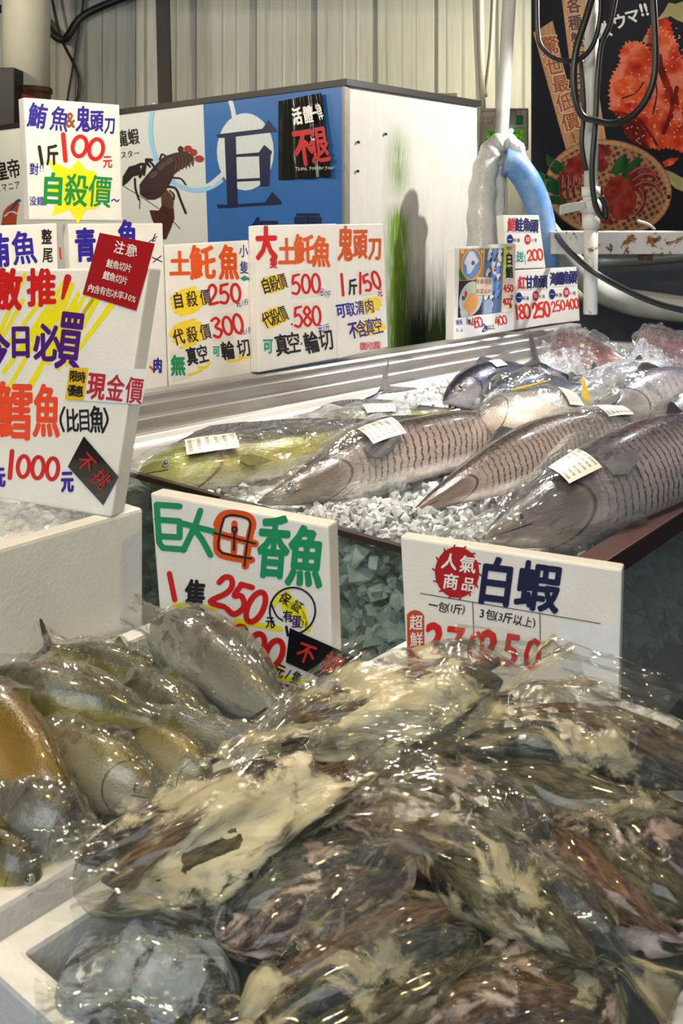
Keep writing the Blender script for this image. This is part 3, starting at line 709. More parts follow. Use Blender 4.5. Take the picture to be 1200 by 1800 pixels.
s.text('現金價', 169, 678, 236, 686, 50, (182,36,44), 32, .035, 6, .0); s.build('lettering', o)
o = st(s, [(175,409),(272,428),(239,546),(145,517)], (158,26,32), 'red notice sticker with white characters')
wt = (236,226,226)
s.text('注意', 210, 435, 230, 440, 24, wt, 19, .025, 6, 0); s.text('!', 239, 442, 239, 442, 22, wt, 18, .02, 6); s.text('鮭魚切片', 193, 463, 226, 471, 16, wt, 12, .03, 6, 0); s.text('鱈魚切片', 187, 484, 219, 493, 16, wt, 12, .03, 6, 0)
s.text('內含有包冰率', 160, 506, 212, 519, 16, wt, 11.5, .03, 6, 0); s.text('30%', 221, 521, 235, 526, 15, wt, 12, .02, 6, 0); s.build('lettering', o)
o = st(s, [(147,767),(208,838),(181,888),(119,820)], (20,19,22), 'black diamond sticker with red characters')
s.text('不挑', 152, 813, 178, 842, 34, (168,34,34), 30, .03, 6, rot=46); s.build('lettering', o)

# ================================================================ front boards
b0, b1 = PZ(585, 1190, .74), PZ(285, 1132, .74)
d5 = (b0-b1).normalized(); n5 = Vector((d5.y, -d5.x, 0)); n5 = n5 if n5.y < 0 else -n5
n5 = (n5*math.cos(.05)+Vector((0,0,1))*math.sin(.05)).normalized()
G5 = (20,142,92)
s = Sign('foam board with big green heading, 250 and 200, before the ice glass', [(264,866),(577,925),(586,1225),(286,1150)], (n5, b0), .036, group=None)
z4 = lambda x, y: (230+x*.375, 830+y*.375)
for pts in ([(228,160),(120,152),(132,330),(150,355),(250,362)],[(122,222),(228,230),(228,305),(135,300)]): s.line([z4(*p) for p in pts], 10.5, G5, 2, 1)
for pts in ([(240,240),(388,278)],[(325,180),(300,250),(245,365)],[(300,275),(330,310),(372,388)]): s.line([z4(*p) for p in pts], 10.5, G5, 2, 2)
s.line([z4(*p) for p in ((402,245),(425,205),(470,192),(545,205),(570,240),(555,300),(535,440))], 13, ORA, 2, 3); s.line([z4(*p) for p in ((410,250),(405,370),(480,400),(565,410))], 13, ORA, 2, 3); s.line([z4(*p) for p in ((392,285),(582,335))], 13, ORA, 2, 1); s.line([z4(*p) for p in ((485,240),(482,375))], 11, ORA, 2, 1)
s.line([z4(*p) for p in ((435,215),(470,200),(540,215),(560,245),(545,330),(532,440))], 3.6, BLK, 3, 3); s.line([z4(*p) for p in ((435,215),(408,330),(430,380),(565,405))], 3.6, BLK, 3, 2); s.line([z4(*p) for p in ((390,285),(582,335))], 3.6, BLK, 3, 1); s.line([z4(*p) for p in ((485,285),(482,365))], 4, BLK, 3, 1); s.ring(*z4(485,268), 4, 4, 3.6, BLK, 3)
s.text('香', *z4(668,348), *z4(668,348), 118, G5, 56, .04, 2, rot=6); s.text('魚', *z4(820,395), *z4(820,395), 112, G5, 66, .045, 2, rot=6)
s.line([z4(180,475), z4(205,598)], 9.5, RED, 2, 1); s.text('隻', *z4(302,580), *z4(302,580), 60, BLK, 38, .045, 2, rot=5)
s.digits('250', *z4(430,560), *z4(585,632), 58, RED, 30, 10); s.digits('200', *z4(500,785), *z4(672,848), 50, RED, 30, 10)
for a, b, w in (((205,620),(400,635),9),((490,695),(700,735),9),((560,890),(700,925),10),((620,945),(840,990),9)): s.line([z4(*a), z4(*b)], w, YEL, 1, 1)
s.text('元', *z4(652,703), *z4(652,703), 22, BLK, 16, .04); s.text('元/隻', *z4(697,930), *z4(775,965), 26, BLK, 18, .04); s.text('化', *z4(310,700), *z4(310,700), 24, BLK, 20, .03)
for i in range(6): s.line([z4(670+i*22, 620+i*6-(i%2)*40), z4(735+i*20, 560+i*35)], 8, YEL, 1, 1)
for i in range(5): s.line([z4(690+i*30, 560+i*20), z4(720+i*26, 640+i*26)], 7, YEL, 1, 1)
s.ring(*z4(757,650), 40, 41, 3.4, BLK, 2, 130, 440, 12); s.line([z4(710,695), z4(680,670), z4(655,610)], 3.2, BLK, 2); s.line([z4(728,725), z4(735,765)], 5, BLK, 2, 1)
s.text('保証', *z4(722,592), *z4(780,628), 22, BLK, 19, .03, 3); s.text('有', *z4(735,675), *z4(735,675), 22, (40,26,60), 18, .035, 3); s.text('蛋', *z4(775,700), *z4(775,700), 24, (62,34,120), 18, .035, 3); s.text('!!', *z4(805,712), *z4(820,714), 18, BLK, 12, .03, 3)
s.end()
o = st(s, [(509,1104),(631,1158),(566,1193),(502,1164)], (22,21,24), 'black sticker with red characters', 5)
s.text('不', *z4(822,848), *z4(822,848), 38, (196,44,36), 34, .035, 7, rot=20); s.text('挑', *z4(950,900), *z4(950,900), 40, (196,44,36), 36, .035, 7, rot=22); s.build('lettering', o)

e0, e1 = P(1092, 1000, 1.385), P(703, 945, 1.50)
d6 = (e0-e1); d6.z = 0; d6.normalize(); n6 = Vector((d6.y, -d6.x, 0)); n6 = n6 if n6.y < 0 else -n6
n6 = (n6*math.cos(.04)+Vector((0,0,1))*math.sin(.04)).normalized()
s = Sign('white printed board with red disc and navy brush heading, before the case corner', [(703,943),(1093,1001),(1086,1262),(716,1195)], (n6, e0), .03, group=None)
z5 = lambda x, y: (680+x*.43333, 900+y*.43333)
RD2 = (172,22,30); NV2 = (18,26,66)
s.ell(803, 1006, 39, 45, RD2, 2)
for i in range(14):
    a = i*.45; s.line([(803+35*math.cos(a), 1006+41*math.sin(a)), (803+43*math.cos(a+.12), 1006+48*math.sin(a+.12))], 3, RD2, 2, 1)
for ch, x, y, h in (('人',790,987,30),('氣',822,992,32),('商',792,1022,30),('品',823,1027,26)): s.text(ch, x, y, x, y, h, WHT, h*.95, .03, 3, rot=7)
s.text('白', 872, 1022, 872, 1022, 88, NV2, 68, .05, 3, rot=6); s.text('蝦', 946, 1031, 946, 1031, 90, NV2, 80, .045, 3, rot=6)
LN = (52,54,72)
s.line([z5(135,330), z5(865,453)], 1.5, LN, 2, 1); s.line([z5(347,365), z5(354,560)], 1.5, LN, 2, 1); s.line([z5(620,412), z5(622,600)], 1.5, LN, 2, 1)
s.text('一包', *z5(187,378), *z5(226,386), 19, BLK, 17, .035); s.text('(1', *z5(248,388), *z5(262,390), 18, BLK, 18, .02); s.text('斤)', *z5(287,394), *z5(310,397), 19, BLK, 17, .03)
s.text('3包', *z5(385,412), *z5(420,417), 20, BLK, 18, .035); s.text('(3', *z5(443,423), *z5(460,426), 19, BLK, 18, .02); s.text('斤以上', *z5(490,430), *z5(570,446), 20, BLK, 18, .035); s.text(')', *z5(596,450), *z5(596,450), 19, BLK, 18, .02)
s.poly([z5(*p) for p in ((80,415),(95,402),(115,397),(138,405),(150,420),(152,640),(84,640))], (190,74,34), 2)
s.text('超鮮', *z5(118,448), *z5(120,517), 28, WHT, 24, .02, 3, 0); 
s.text('270', 762, 1124, 836, 1138, 80, RED, 66, .055, 3, rot=9); s.text('250', 858, 1137, 936, 1150, 80, RED, 66, .055, 3, rot=9)
s.poly([z5(*p) for p in ((690,440),(940,468),(940,700),(690,640))], (228,230,236), 1)
s.end()
# ================================================================ glass display case
RIM = .80
CN = PZ(948, 1022, RIM); CL = CN+Vector((-.76,.65,0))*1.2
RDIR = Vector((.625,.78,0)).normalized(); ROUT = Vector((RDIR.y,-RDIR.x,0))
FDIR = (CL-CN).normalized(); FOUT = Vector((FDIR.y,-FDIR.x,0)); FOUT = FOUT if FOUT.y < 0 else -FOUT
Q0 = Vector((-.49,2.54,RIM))
CE = Q0+DA*2.12; CE.z = RIM
CR = CN+RDIR*2.6
def at_z(v, z): return Vector((v.x, v.y, z))
case = thing('display_case', at_z((CN+CE)/2, 0), 'long glass sided fish display case with steel rail, full of ice and fish', 'display case')
BZ = .43
foot = [CN+ROUT*.04+FOUT*.0, CL-DA*.02, CE-DN*.16, CR+ROUT*.04]
MB().hexa([at_z(v,0) for v in foot], [at_z(v,BZ) for v in foot]).build('base_cabinet', plain('dark_case_base', (58,58,60), .45, .4), case)
def glass_mat(name, tint, rough=.02):
    t = NT(name); fr = t.n('ShaderNodeLayerWeight'); fr.inputs['Blend'].default_value = .25
    tr = t.n('ShaderNodeBsdfTransparent'); t.put(tr.inputs[0], tint)
    gl = t.n('ShaderNodeBsdfGlossy'); t.put(gl.inputs['Roughness'], rough)
    m = t.n('ShaderNodeMixShader'); t.put(m.inputs[0], t.math('MULTIPLY_ADD', fr.outputs['Fresnel'], .6, .02, clamp=True))
    t.t.links.new(tr.outputs[0], m.inputs[1]); t.t.links.new(gl.outputs[0], m.inputs[2])
    return t.done(m.outputs[0])
M_GLASS = glass_mat('pale_green_glass', (.86,.94,.91))
def slab(a, b, out, th, z0, z1, mb=None):
    mb = mb or MB()
    return mb.hexa([at_z(a,z0), at_z(b,z0), at_z(b+out*th,z0), at_z(a+out*th,z0)], [at_z(a,z1), at_z(b,z1), at_z(b+out*th,z1), at_z(a+out*th,z1)])
slab(CN, CL, FOUT, .008, BZ, RIM-.006).build('front_glass', M_GLASS, case)
slab(CN+ROUT*.035, CR+ROUT*.035, ROUT, .008, BZ, RIM-.03).build('side_glass', M_GLASS, case)
slab(CN-FDIR*.0, CL, FOUT, .014, RIM-.012, RIM).build('front_rim', plain('dark_rim', (52,42,36), .35, .4, vary=.4), case)
slab(CN-RDIR*.02, CR, ROUT, .05, RIM-.035, RIM+.004).build('side_rim', M_RIM, case, bevel=.003)
prof = [(0,.60),(0,.833),(.006,.840),(.022,.842),(.024,.866),(.028,.870),(.046,.872),(.048,.896),(.052,.900),(.070,.902),(.072,.914),(.078,.92),(.165,.92),(.165,.60)]
V, Fc, UV = [], [], []
S0, S1 = Q0-DA*.32, CE+DA*.01
for i, (b, z) in enumerate(prof):
    V += [at_z(S0-DN*b, z), at_z(S1-DN*b, z)]; UV += [(i*.1,0),(i*.1,3)]
n = len(prof)
for i in range(n): j = (i+1) % n; Fc.append((2*i, 2*j, 2*j+1, 2*i+1))
Fc += [tuple(2*i for i in range(n))[::-1], tuple(2*i+1 for i in range(n))]
mk('back_rail', V, Fc, steel_mat('satin_aluminium', (206,200,194), .28, (70,.8,1), .8), case, uv=UV)
slab(CE+DA*.012, CR, DA, .05, RIM-.0, RIM+.055).build('far_rail', M_STEEL, case)
slab(CE+DA*.02, CR+DA*.02, DA, .01, BZ, RIM).build('far_panel', plain('steel_panel', (170,172,174), .35, .7), case)
t = NT('led_strip'); em = t.n('ShaderNodeEmission'); em.inputs[0].default_value = (1,.94,.84,1); em.inputs[1].default_value = 26
M_LED = t.done(em.outputs[0])
mb = MB(); k = 0
a = Q0-DA*.22; L = 2.25; nb = 100
strip = slab(at_z(Q0-DA*.3,0), at_z(Q0+DA*2.05,0), DN, .010, .820, .834).build('led_channel', plain('white_channel', (225,224,220), .4), case)
mbl = MB()
for i in range(nb*2):
    c = Q0-DA*.28+DA*(2.3*i/(nb*2)); c.z = .818
    mbl.hexa([at_z(c+DN*.001,.812), at_z(c+DA*.009+DN*.001,.812), at_z(c+DA*.009+DN*.009,.812), at_z(c+DN*.009,.812)], [at_z(c+DN*.001,.8199), at_z(c+DA*.009+DN*.001,.8199), at_z(c+DA*.009+DN*.009,.8199), at_z(c+DN*.009,.8199)])
o = mbl.build('led_strip', M_LED, case); o['label'] = 'glowing white strip light'; o['kind'] = 'stuff'

# ---------------------------------------------------------------- ice
def ice_mat(name, wht=.45, col=(.86,.91,.91)):
    t = NT(name); v = t.coord()
    f = t.noise(v, 30, 4)
    return t.done(t.bsdf(t.mix(f, tuple(c*.8 for c in col), col), .09, 0, t.bump(t.noise(v, 120, 2), .25, .002), Transmission_Weight=1-wht, IOR=1.25))
M_ICE = ice_mat('clear_ice', .36, (.93,.96,.95)); M_ICEW = ice_mat('white_ice', .8, (.93,.95,.97))
def inside(u, v): # u along front (N->L), v depth (N->R)
    return CN*(1-u)*(1-v)+CL*u*(1-v)+CR*(1-u)*v+CE*u*v
piles = [(P(735,890,1.95),.045,.16),(P(620,880,2.05),.02,.1),(P(800,690,2.95),.11,.2),(P(700,720,2.75),.06,.16),(P(1030,690,3.0),.06,.3),(P(1100,640,3.5),.07,.4)]
def bed_z(x, y):
    z = .745
    for c, h, r in piles:
        q = ((x-c.x)**2+(y-c.y)**2)/(r*r); z += h*math.exp(-q)
    return z
V, Fc = [], []; NU, NV_ = 70, 110
for i in range(NU+1):
    for j in range(NV_+1):
        p = inside(.012+.976*i/NU, .008+.98*j/NV_); z = bed_z(p.x, p.y)
        q = Vector((p.x*28, p.y*28, 0))
        z += .012*noise.noise(q)+.012*noise.noise(q*2.3)
        V.append((p.x, p.y, z))
for i in range(NU):
    for j in range(NV_):
        a = i*(NV_+1)+j; Fc.append((a, a+1, a+NV_+2, a+NV_+1))
ib = mk('ice_bed', V, Fc, [M_ICEW], None, None, False, origin=at_z((CN+CE)/2, BZ))
tag(ib, 'white crushed ice bed filling the display case under the fish', 'ice', kind='stuff')
PROTO = []
for i_ in range(14):
    R_ = random.Random(100+i_); bm = bmesh.new()
    for j_ in range(11):
        v_ = Vector((R_.gauss(0,1), R_.gauss(0,1), R_.gauss(0,.8))).normalized()*R_.uniform(.7,1); bm.verts.new(v_)
    h_ = bmesh.ops.convex_hull(bm, input=bm.verts[:]); bm.verts.ensure_lookup_table(); bm.verts.index_update()
    bmesh.ops.recalc_face_normals(bm, faces=bm.faces[:])
    PROTO.append(([v.co.copy() for v in bm.verts], [tuple(v.index for v in f.verts) for f in bm.faces])); bm.free()
def chunk(mb, c, r, R, m=0):
    PV, PF = R.choice(PROTO); M = Matrix.Rotation(R.uniform(0,6.3), 3, Vector((R.uniform(-1,1),R.uniform(-1,1),R.uniform(-1,1))).normalized())
    k = r*1.25; mb.add([c+M@(v*k) for v in PV], PF, m)
def chunk_box(mb, c, r, R, m=0):
    V = []
    M = Matrix.Rotation(R.uniform(0,6.3), 3, Vector((R.uniform(-1,1),R.uniform(-1,1),R.uniform(-1,1))).normalized())
    for x in (-1,1):
        for y in (-1,1):
            for z in (-1,1): V.append(c+M@Vector((x*R.uniform(.5,1),y*R.uniform(.5,1),z*R.uniform(.4,.9)))*r)
    mb.add(V, [(0,1,3,2),(4,6,7,5),(0,4,5,1),(2,3,7,6),(0,2,6,4),(1,5,7,3)], m)
R = random.Random(9); mb = MB()
for i in range(1500):      # loose cubes on top
    u, v = R.random(), R.random()**1.6*.75
    p = inside(.03+.94*u, .02+.96*v); z = bed_z(p.x, p.y)
    chunk(mb, Vector((p.x,p.y,z+R.uniform(.0,.02))), R.uniform(.006,.014), R, 0 if R.random() < .85 else 1)
for c, h, r in piles[:4]:
    for i in range(520):
        a, q = R.uniform(0,6.28), r*1.2*math.sqrt(R.random()); x, y = c.x+q*math.cos(a), c.y+q*math.sin(a)
        fr = (Vector((x,y,0))-at_z(CN,0)).dot(FOUT)
        if fr > -.02 or (Vector((x,y,0))-at_z(CN,0)).dot(ROUT) > -.02: continue
        if (Vector((x,y,0))-at_z(Q0,0)).dot(DN) < .03: continue
        chunk(mb, Vector((x,y,bed_z(x,y)+R.uniform(.0,.025))), R.uniform(.006,.014), R, 1 if (c is piles[2][0] or c is piles[3][0]) and R.random() < .8 else 0)
o = mb.build('ice_cubes', [M_ICE, M_ICEW], origin=at_z(inside(.5,.2),.75)); tag(o, 'loose clear ice cubes lying between the fish', 'ice', kind='stuff')
mb = MB()
for i in range(3600):     # ice pressed against the glass
    if R.random() < .62: u, v = R.random(), R.uniform(.012,.05)
    else: u, v = R.uniform(.03,.07), R.random()*.8
    p = inside(.02+.96*u, v); z = R.uniform(BZ+.01, .745)
    chunk(mb, Vector((p.x,p.y,z)), R.choice((.005,.008,.011,.016,.024))*R.uniform(.8,1.2), R, 0 if R.random() < .2 else 1)
o = mb.build('ice_behind_glass', [M_ICE, M_ICEW], origin=at_z(CN,BZ)); tag(o, 'greenish ice chunks pressed against the case glass', 'ice', kind='stuff')

# ================================================================ fish
def fish_mat(name, dors, flank, belly, stripe=None, speck=None, head=None, rough=.22, edge=(.42,.86), metal=.25, blotch=.25):
    t = NT(name); uv = t.coord('UV'); s = t.sep(uv); u, v = s[0], s[1]
    n1 = t.noise(t.mapping(uv, (6, 3, 1)), 2, 5, .6); n2 = t.noise(t.mapping(uv, (26, 12, 1)), 2, 4, .6)
    vv = t.math('ADD', v, t.math('MULTIPLY', t.math('SUBTRACT', n1, .5), .22))
    c = t.ramp(vv, [(.08, belly), (edge[0], flank), (edge[1], dors), (.98, tuple(x*.7 for x in dors))])
    c = t.mix(t.math('MULTIPLY', t.ramp(n2, [(.4, 0.0), (.75, 1.0)]), blotch), c, tuple(x*.45 for x in flank))
    h = n2
    if stripe:
        freq, amt, col = stripe
        ph = t.math('ADD', t.math('MULTIPLY', u, freq), t.math('ADD', t.math('MULTIPLY', v, -7.5), t.math('MULTIPLY', t.noise(t.mapping(uv, (5,4,1)), 2, 3), 5.5)))
        sn = t.math('SINE', ph)
        br = t.ramp(t.noise(t.mapping(uv, (34, 9, 1)), 2, 3), [(.34, .15), (.52, 1.0)])
        m = t.math('MULTIPLY', t.ramp(sn, [(.5, 0.0), (.78, 1.0)]), br)
        zone = t.ramp(v, [(.06, 0.0), (.22, 1.0), (.85, .8), (.97, .25)])
        hz = t.ramp(u, [(.2, 0.0), (.28, 1.0)])
        m = t.math('MULTIPLY', t.math('MULTIPLY', m, zone), t.math('MULTIPLY', hz, amt))
        c = t.mix(m, c, col)
    if speck:
        sc, col, amt = speck
        m = t.ramp(t.voronoi(t.mapping(uv, (3.2, 1, 1)), sc), [(.14, 1.0), (.24, 0.0)])
        c = t.mix(t.math('MULTIPLY', m, amt), c, col)
    # gill cover edge, mouth
    hd = t.math('ADD', u, t.math('MULTIPLY', t.math('POWER', t.math('ABSOLUTE', t.math('SUBTRACT', v, .48)), 2), .35))
    gl = t.math('SUBTRACT', 1, t.math('MINIMUM', t.math('DIVIDE', t.math('ABSOLUTE', t.math('SUBTRACT', hd, .215)), .008), 1), clamp=True)
    mo = t.math('MULTIPLY', t.math('LESS_THAN', t.math('ABSOLUTE', t.math('SUBTRACT', v, .42)), .018), t.math('LESS_THAN', u, .085))
    hm = t.ramp(hd, [(.19, 1.0), (.215, 0.0)])
    if head: c = t.mix(t.math('MULTIPLY', hm, .7), c, t.ramp(vv, [(.15, head[0]), (.62, head[1])]))
    c = t.mix(t.math('MAXIMUM', gl, mo), c, (.02,.015,.015))
    sc_ = t.voronoi(t.mapping(uv, (3.5, 1, 1)), 46)
    return t.done(t.bsdf(c, t.ramp(n2, [(.3, rough*.6), (.7, rough*1.7)]), metal, t.bump(t.math('ADD', t.math('MULTIPLY', sc_, .35), h), .16, .006), Coat_Weight=.7, Coat_Roughness=.08))
def fin_mat(name, rgb, rgb2):
    t = NT(name); uv = t.coord('UV'); f = t.noise(t.mapping(uv, (1.2, 26, 1)), 2, 3)
    return t.done(t.bsdf(t.mix(t.ramp(f, [(.35,0.0),(.65,1.0)]), lin(rgb), lin(rgb2)), .5, 0, t.bump(f, .5, .006)))
F_DARK = fin_mat('dark_fin', (24,22,24), (52,48,48)); F_YEL = fin_mat('yellow_fin', (150,120,16), (206,180,40)); F_GREY = fin_mat('grey_fin', (70,66,70), (128,120,122)); F_OLV = fin_mat('olive_fin', (60,60,24), (122,118,52))
M_EYE = plain('fish_eye_ring', (150,146,136), .12, .4, Coat_Weight=1.0); M_PUP = plain('fish_pupil', (8,8,10), .06, Coat_Weight=1.0)
TUNA = [(0,.02),(.02,.2),(.08,.5),(.18,.8),(.3,.96),(.42,1),(.55,.92),(.7,.66),(.82,.38),(.92,.15),(.97,.09),(1,.08)]
MACK = [(0,.03),(.02,.16),(.08,.42),(.18,.72),(.3,.92),(.45,1),(.6,.95),(.75,.7),(.86,.4),(.94,.17),(1,.1)]
MAHI = [(0,.1),(.015,.42),(.05,.72),(.12,.96),(.2,1),(.35,.9),(.55,.72),(.75,.48),(.9,.24),(1,.12)]
class Fish:
    def __init__(s, label, spine, half, up, prof, mat, wr=.78, group=None, root=None, name='fish', cat='fish', tail=None, body='fish_body', N=44, MR=22, bend=None):
        s.pts = smooth_line(spine, 14); s.up = Vector(up).normalized(); s.prof, s.half, s.wr = prof, half, wr
        L = [0]
        for a, b in zip(s.pts, s.pts[1:]): L.append(L[-1]+(b-a).length)
        s.L = L
        s.root = root or thing(name, at_z(s.pos(.45), s.pos(.45).z-half*.8), label, cat, group)
        V, U, Fc = [], [], []
        for i in range(N+1):
            u = (i/N)**1.25
            for k in range(MR):
                th = 2*math.pi*k/MR; V.append(s.surf(u, th)); U.append((u, .5+.5*math.cos(th)))
        for i in range(N):
            for k in range(MR): Fc.append((i*MR+k, (i+1)*MR+k, (i+1)*MR+(k+1)%MR, i*MR+(k+1)%MR))
        Fc += [tuple(range(MR)), tuple(N*MR+k for k in range(MR))[::-1]]
        s.body = mk(body, V, Fc, mat, s.root, smooth=True, uv=U)
        if tail: s.tail(*tail)
    def pos(s, u):
        d = u*s.L[-1]
        if d <= 0: return s.pts[0]+(s.pts[0]-s.pts[1]).normalized()*(-d)
        if d >= s.L[-1]: return s.pts[-1]+(s.pts[-1]-s.pts[-2]).normalized()*(d-s.L[-1])
        import bisect
        i = bisect.bisect_right(s.L, d)-1; i = min(i, len(s.pts)-2)
        t = (d-s.L[i])/max(1e-9, s.L[i+1]-s.L[i]); return s.pts[i].lerp(s.pts[i+1], t)
    def frame(s, u):
        T = (s.pos(u+.02)-s.pos(u-.02)).normalized(); S = T.cross(s.up).normalized(); Uv = S.cross(T).normalized(); return T, S, Uv
    def surf(s, u, th, off=0.0, mul=1.0):
        T, S, Uv = s.frame(u); r = slerp(s.prof, u)*s.half*mul
        c, sn = math.cos(th), math.sin(th)
        return s.pos(u)+Uv*(c*(r+off))+S*(sn*(r*s.wr+off))
    def side(s):      # angle of the flank that faces the eye
        T, S, Uv = s.frame(.4); v = Vector((0,0,CZ))-s.pos(.4); return math.pi/2 if S.dot(v) > 0 else -math.pi/2
    def tail(s, size, mat, spread=1.0, name='tail_fin'):
        T, S, Uv = s.frame(.985); p = s.pos(1.0); h = size
        out = [(-.04,.10),(.12,.22),(.45,.62),(.85,1.0),(.80,.86),(.52,.42),(.34,.10),(.32,0),(.34,-.10),(.52,-.42),(.80,-.86),(.85,-1.0),(.45,-.62),(.12,-.22),(-.04,-.10)]
        P2 = [p+T*(a*h)+Uv*(b*h*spread) for a, b in out]; th = S*(.0035)
        n = len(out); U = [(a, b) for a, b in out]
        mid = p+T*(.1*h); V = [v+th for v in P2]+[v-th for v in P2]+[mid+th*1.5, mid-th*1.5]
        Fc = [(2*n, i, i+1) for i in range(n-1)]+[(2*n+1, n+i+1, n+i) for i in range(n-1)]+[(i, n+i, n+i+1, i+1) for i in range(n-1)]
        mk(name, V, Fc, mat, s.root, uv=U+U+[(0,0),(0,0)])
    def fin(s, name, u0, u1, heights, mat, th=0.0, sweep=.5, n=10):
        """ridge fin along the back (th=0), belly (pi) or flank"""
        V, U, Fc = [], [], []
        for i in range(n+1):
            t = i/n; u = u0+(u1-u0)*t; T, S, Uv = s.frame(u); d = (Uv*math.cos(th)+S*math.sin(th))
            b = s.surf(u, th, -.003); h = slerp(heights, t); w = T.cross(d).normalized()*.0018
            tip = b+d*h+T*(sweep*h)
            V += [b+w, b-w, tip+w*.4, tip-w*.4]; U += [(0,t),(0,t),(1,t),(1,t)]
        for i in range(n):
            a = 4*i; Fc += [(a,a+2,a+6,a+4),(a+1,a+5,a+7,a+3),(a+2,a+3,a+7,a+6)]
        Fc += [(0,1,3,2),(4*n,4*n+2,4*n+3,4*n+1)]
        return mk(name, V, Fc, mat, s.root, uv=U)
    def pectoral(s, u, th, L, wd, mat, lift=.35, drop=.3):
        T, S, Uv = s.frame(u); d = (Uv*math.cos(th)+S*math.sin(th)).normalized(); b = s.surf(u, th, -.002)
        ax = (T+d*lift-Uv*drop).normalized(); bx = ax.cross(d).normalized()
        out = [(0,.25),(.3,.5),(.7,.32),(1,0),(.7,-.2),(.3,-.4),(0,-.25)]; P2 = [b+ax*(a*L)+bx*(c*wd)+d*(.006+.02*a*lift) for a, c in out]; w = d*.0016; n = len(out)
        mk('pectoral_fin', [p+w for p in P2]+[p-w for p in P2], [tuple(range(n)), tuple(range(2*n-1,n-1,-1))]+[(i,n+i,n+(i+1)%n,(i+1)%n) for i in range(n)], mat, s.root, uv=[(a,c) for a,c in out]*2)
    def eye(s, u=.075, dth=.75, r=.014):
        th = s.side()*dth; T, S, Uv = s.frame(u); d = (Uv*math.cos(th)+S*math.sin(th)).normalized(); c = s.surf(u, th, -r*.45)
        def ball(c, r, sq=1.0):
            V, Fc = [], []; n, m = 8, 14; a = T; b = d.cross(a).normalized()
            for i in range(n+1):
                q = math.pi*i/n
                for k in range(m):
                    p = 2*math.pi*k/m; V.append(c+d*(r*math.cos(q)*sq)+a*(r*math.sin(q)*math.cos(p))+b*(r*math.sin(q)*math.sin(p)))
            for i in range(n):
                for k in range(m): Fc.append((i*m+k, i*m+(k+1)%m, (i+1)*m+(k+1)%m, (i+1)*m+k))
            return V, Fc
        e = mk('eye', *ball(c, r, .75), M_EYE, s.root, smooth=True); mk('pupil', *ball(c+d*(r*.42), r*.55, .75), M_PUP, e, smooth=True)
    def film(s, u0, u1, mat, off=.006, flare=.0, wrinkle=.006, seed=0, name='plastic_bag', squash=1.0, nu=40, nk=40, mouth=.6, drop=0):
        """loose clear bag around the body from u0 to u1, opening out past the ends"""
        V, U, Fc = [], [], []; o3 = Vector((seed*3.1, seed*1.7, seed*.9))
        for i in range(nu+1):
            t = i/nu; u = u0+(u1-u0)*t; T, S, Uv = s.frame(max(.01, min(.985, u))); r = slerp(s.prof, max(0, min(1, u)))*s.half
            end = max(0, -u/.08, (u-1)/.1)
            rr = max(r, s.half*(.28 if u < .3 or u > .8 else .2))
            c0 = s.pos(u)
            for k in range(nk):
                th = 2*math.pi*k/nk; q = Vector((math.cos(th)*1.6, math.sin(th)*1.6, u*5))+o3
                w = abs(noise.noise(q*1.7))*2+abs(noise.noise(Vector((th*3.2, u*2.2, seed)))) - .6
                f = rr+off+wrinkle*w
                fe = (1+flare*max(0, t-mouth)/max(.01, 1-mouth))
                flat = 1-.75*min(1, end)
                V.append(c0+Uv*(math.cos(th)*f*fe)+S*(math.sin(th)*(rr*s.wr+off+wrinkle*w)*fe*flat)-Vector((0,0,drop*max(0,t-mouth))))
                U.append((u*2, k/nk*2 if k <= nk/2 else (nk-k)/nk*2))
        for i in range(nu):
            for k in range(nk): Fc.append((i*nk+k, (i+1)*nk+k, (i+1)*nk+(k+1)%nk, i*nk+(k+1)%nk))
        return mk(name, V, Fc, mat, s.root, smooth=True, uv=U)
    def label_on(s, u0, u1, th0, th1, off=.0145, mat=None, name='price_label'):
        V, U, Fc = [], [], []; n = 8
        for i in range(n+1):
            for k in range(n+1):
                V.append(s.surf(u0+(u1-u0)*i/n, th0+(th1-th0)*k/n, off)); U.append((i/n, k/n))
        for i in range(n):
            for k in range(n): Fc.append((i*(n+1)+k, i*(n+1)+k+1, (i+1)*(n+1)+k+1, (i+1)*(n+1)+k))
        o = mk(name, V, Fc, mat or M_LABEL, s.root, smooth=True, uv=U); o['label'] = 'white printed label'
        return o
t = NT('printed_label'); uv = t.coord('UV'); s_ = t.sep(uv)
row = t.math('FRACT', t.math('MULTIPLY', s_[0], 6)); inr = t.math('MULTIPLY', t.math('GREATER_THAN', row, .3), t.math('LESS_THAN', row, .72))
nz_ = t.noise(t.comb(t.math('FLOOR', t.math('MULTIPLY', s_[0], 6)), t.math('MULTIPLY', s_[1], 34)), 1.0, 2)
mar = t.math('MULTIPLY', t.math('GREATER_THAN', s_[1], .1), t.math('LESS_THAN', s_[1], .86))
ink_ = t.math('MULTIPLY', t.math('MULTIPLY', inr, t.math('GREATER_THAN', nz_, .5)), mar)
M_LABEL = t.done(t.bsdf(t.mix(ink_, lin((196,192,180)), lin((66,62,60))), .35, Coat_Weight=.5))
M_FILM = film_mat('clear_bag_film', (.015,.16), bscale=5, bstr=.5)
M_FILMW = film_mat('milky_bag_film', (.12,.55), bscale=4, bstr=.7, milkcol=(.88,.9,.93))
WAHOO = fish_mat('striped_fish_skin', lin((56,54,62)), lin((180,164,162)), lin((226,212,206)), (320, .92, lin((46,38,38))), None, (lin((150,136,122)), lin((58,54,54))))
WAHOO2 = fish_mat('brown_striped_fish_skin', lin((58,50,46)), lin((170,152,142)), lin((220,204,194)), (290, .9, lin((50,40,34))), None, (lin((140,122,104)), lin((60,50,46))))
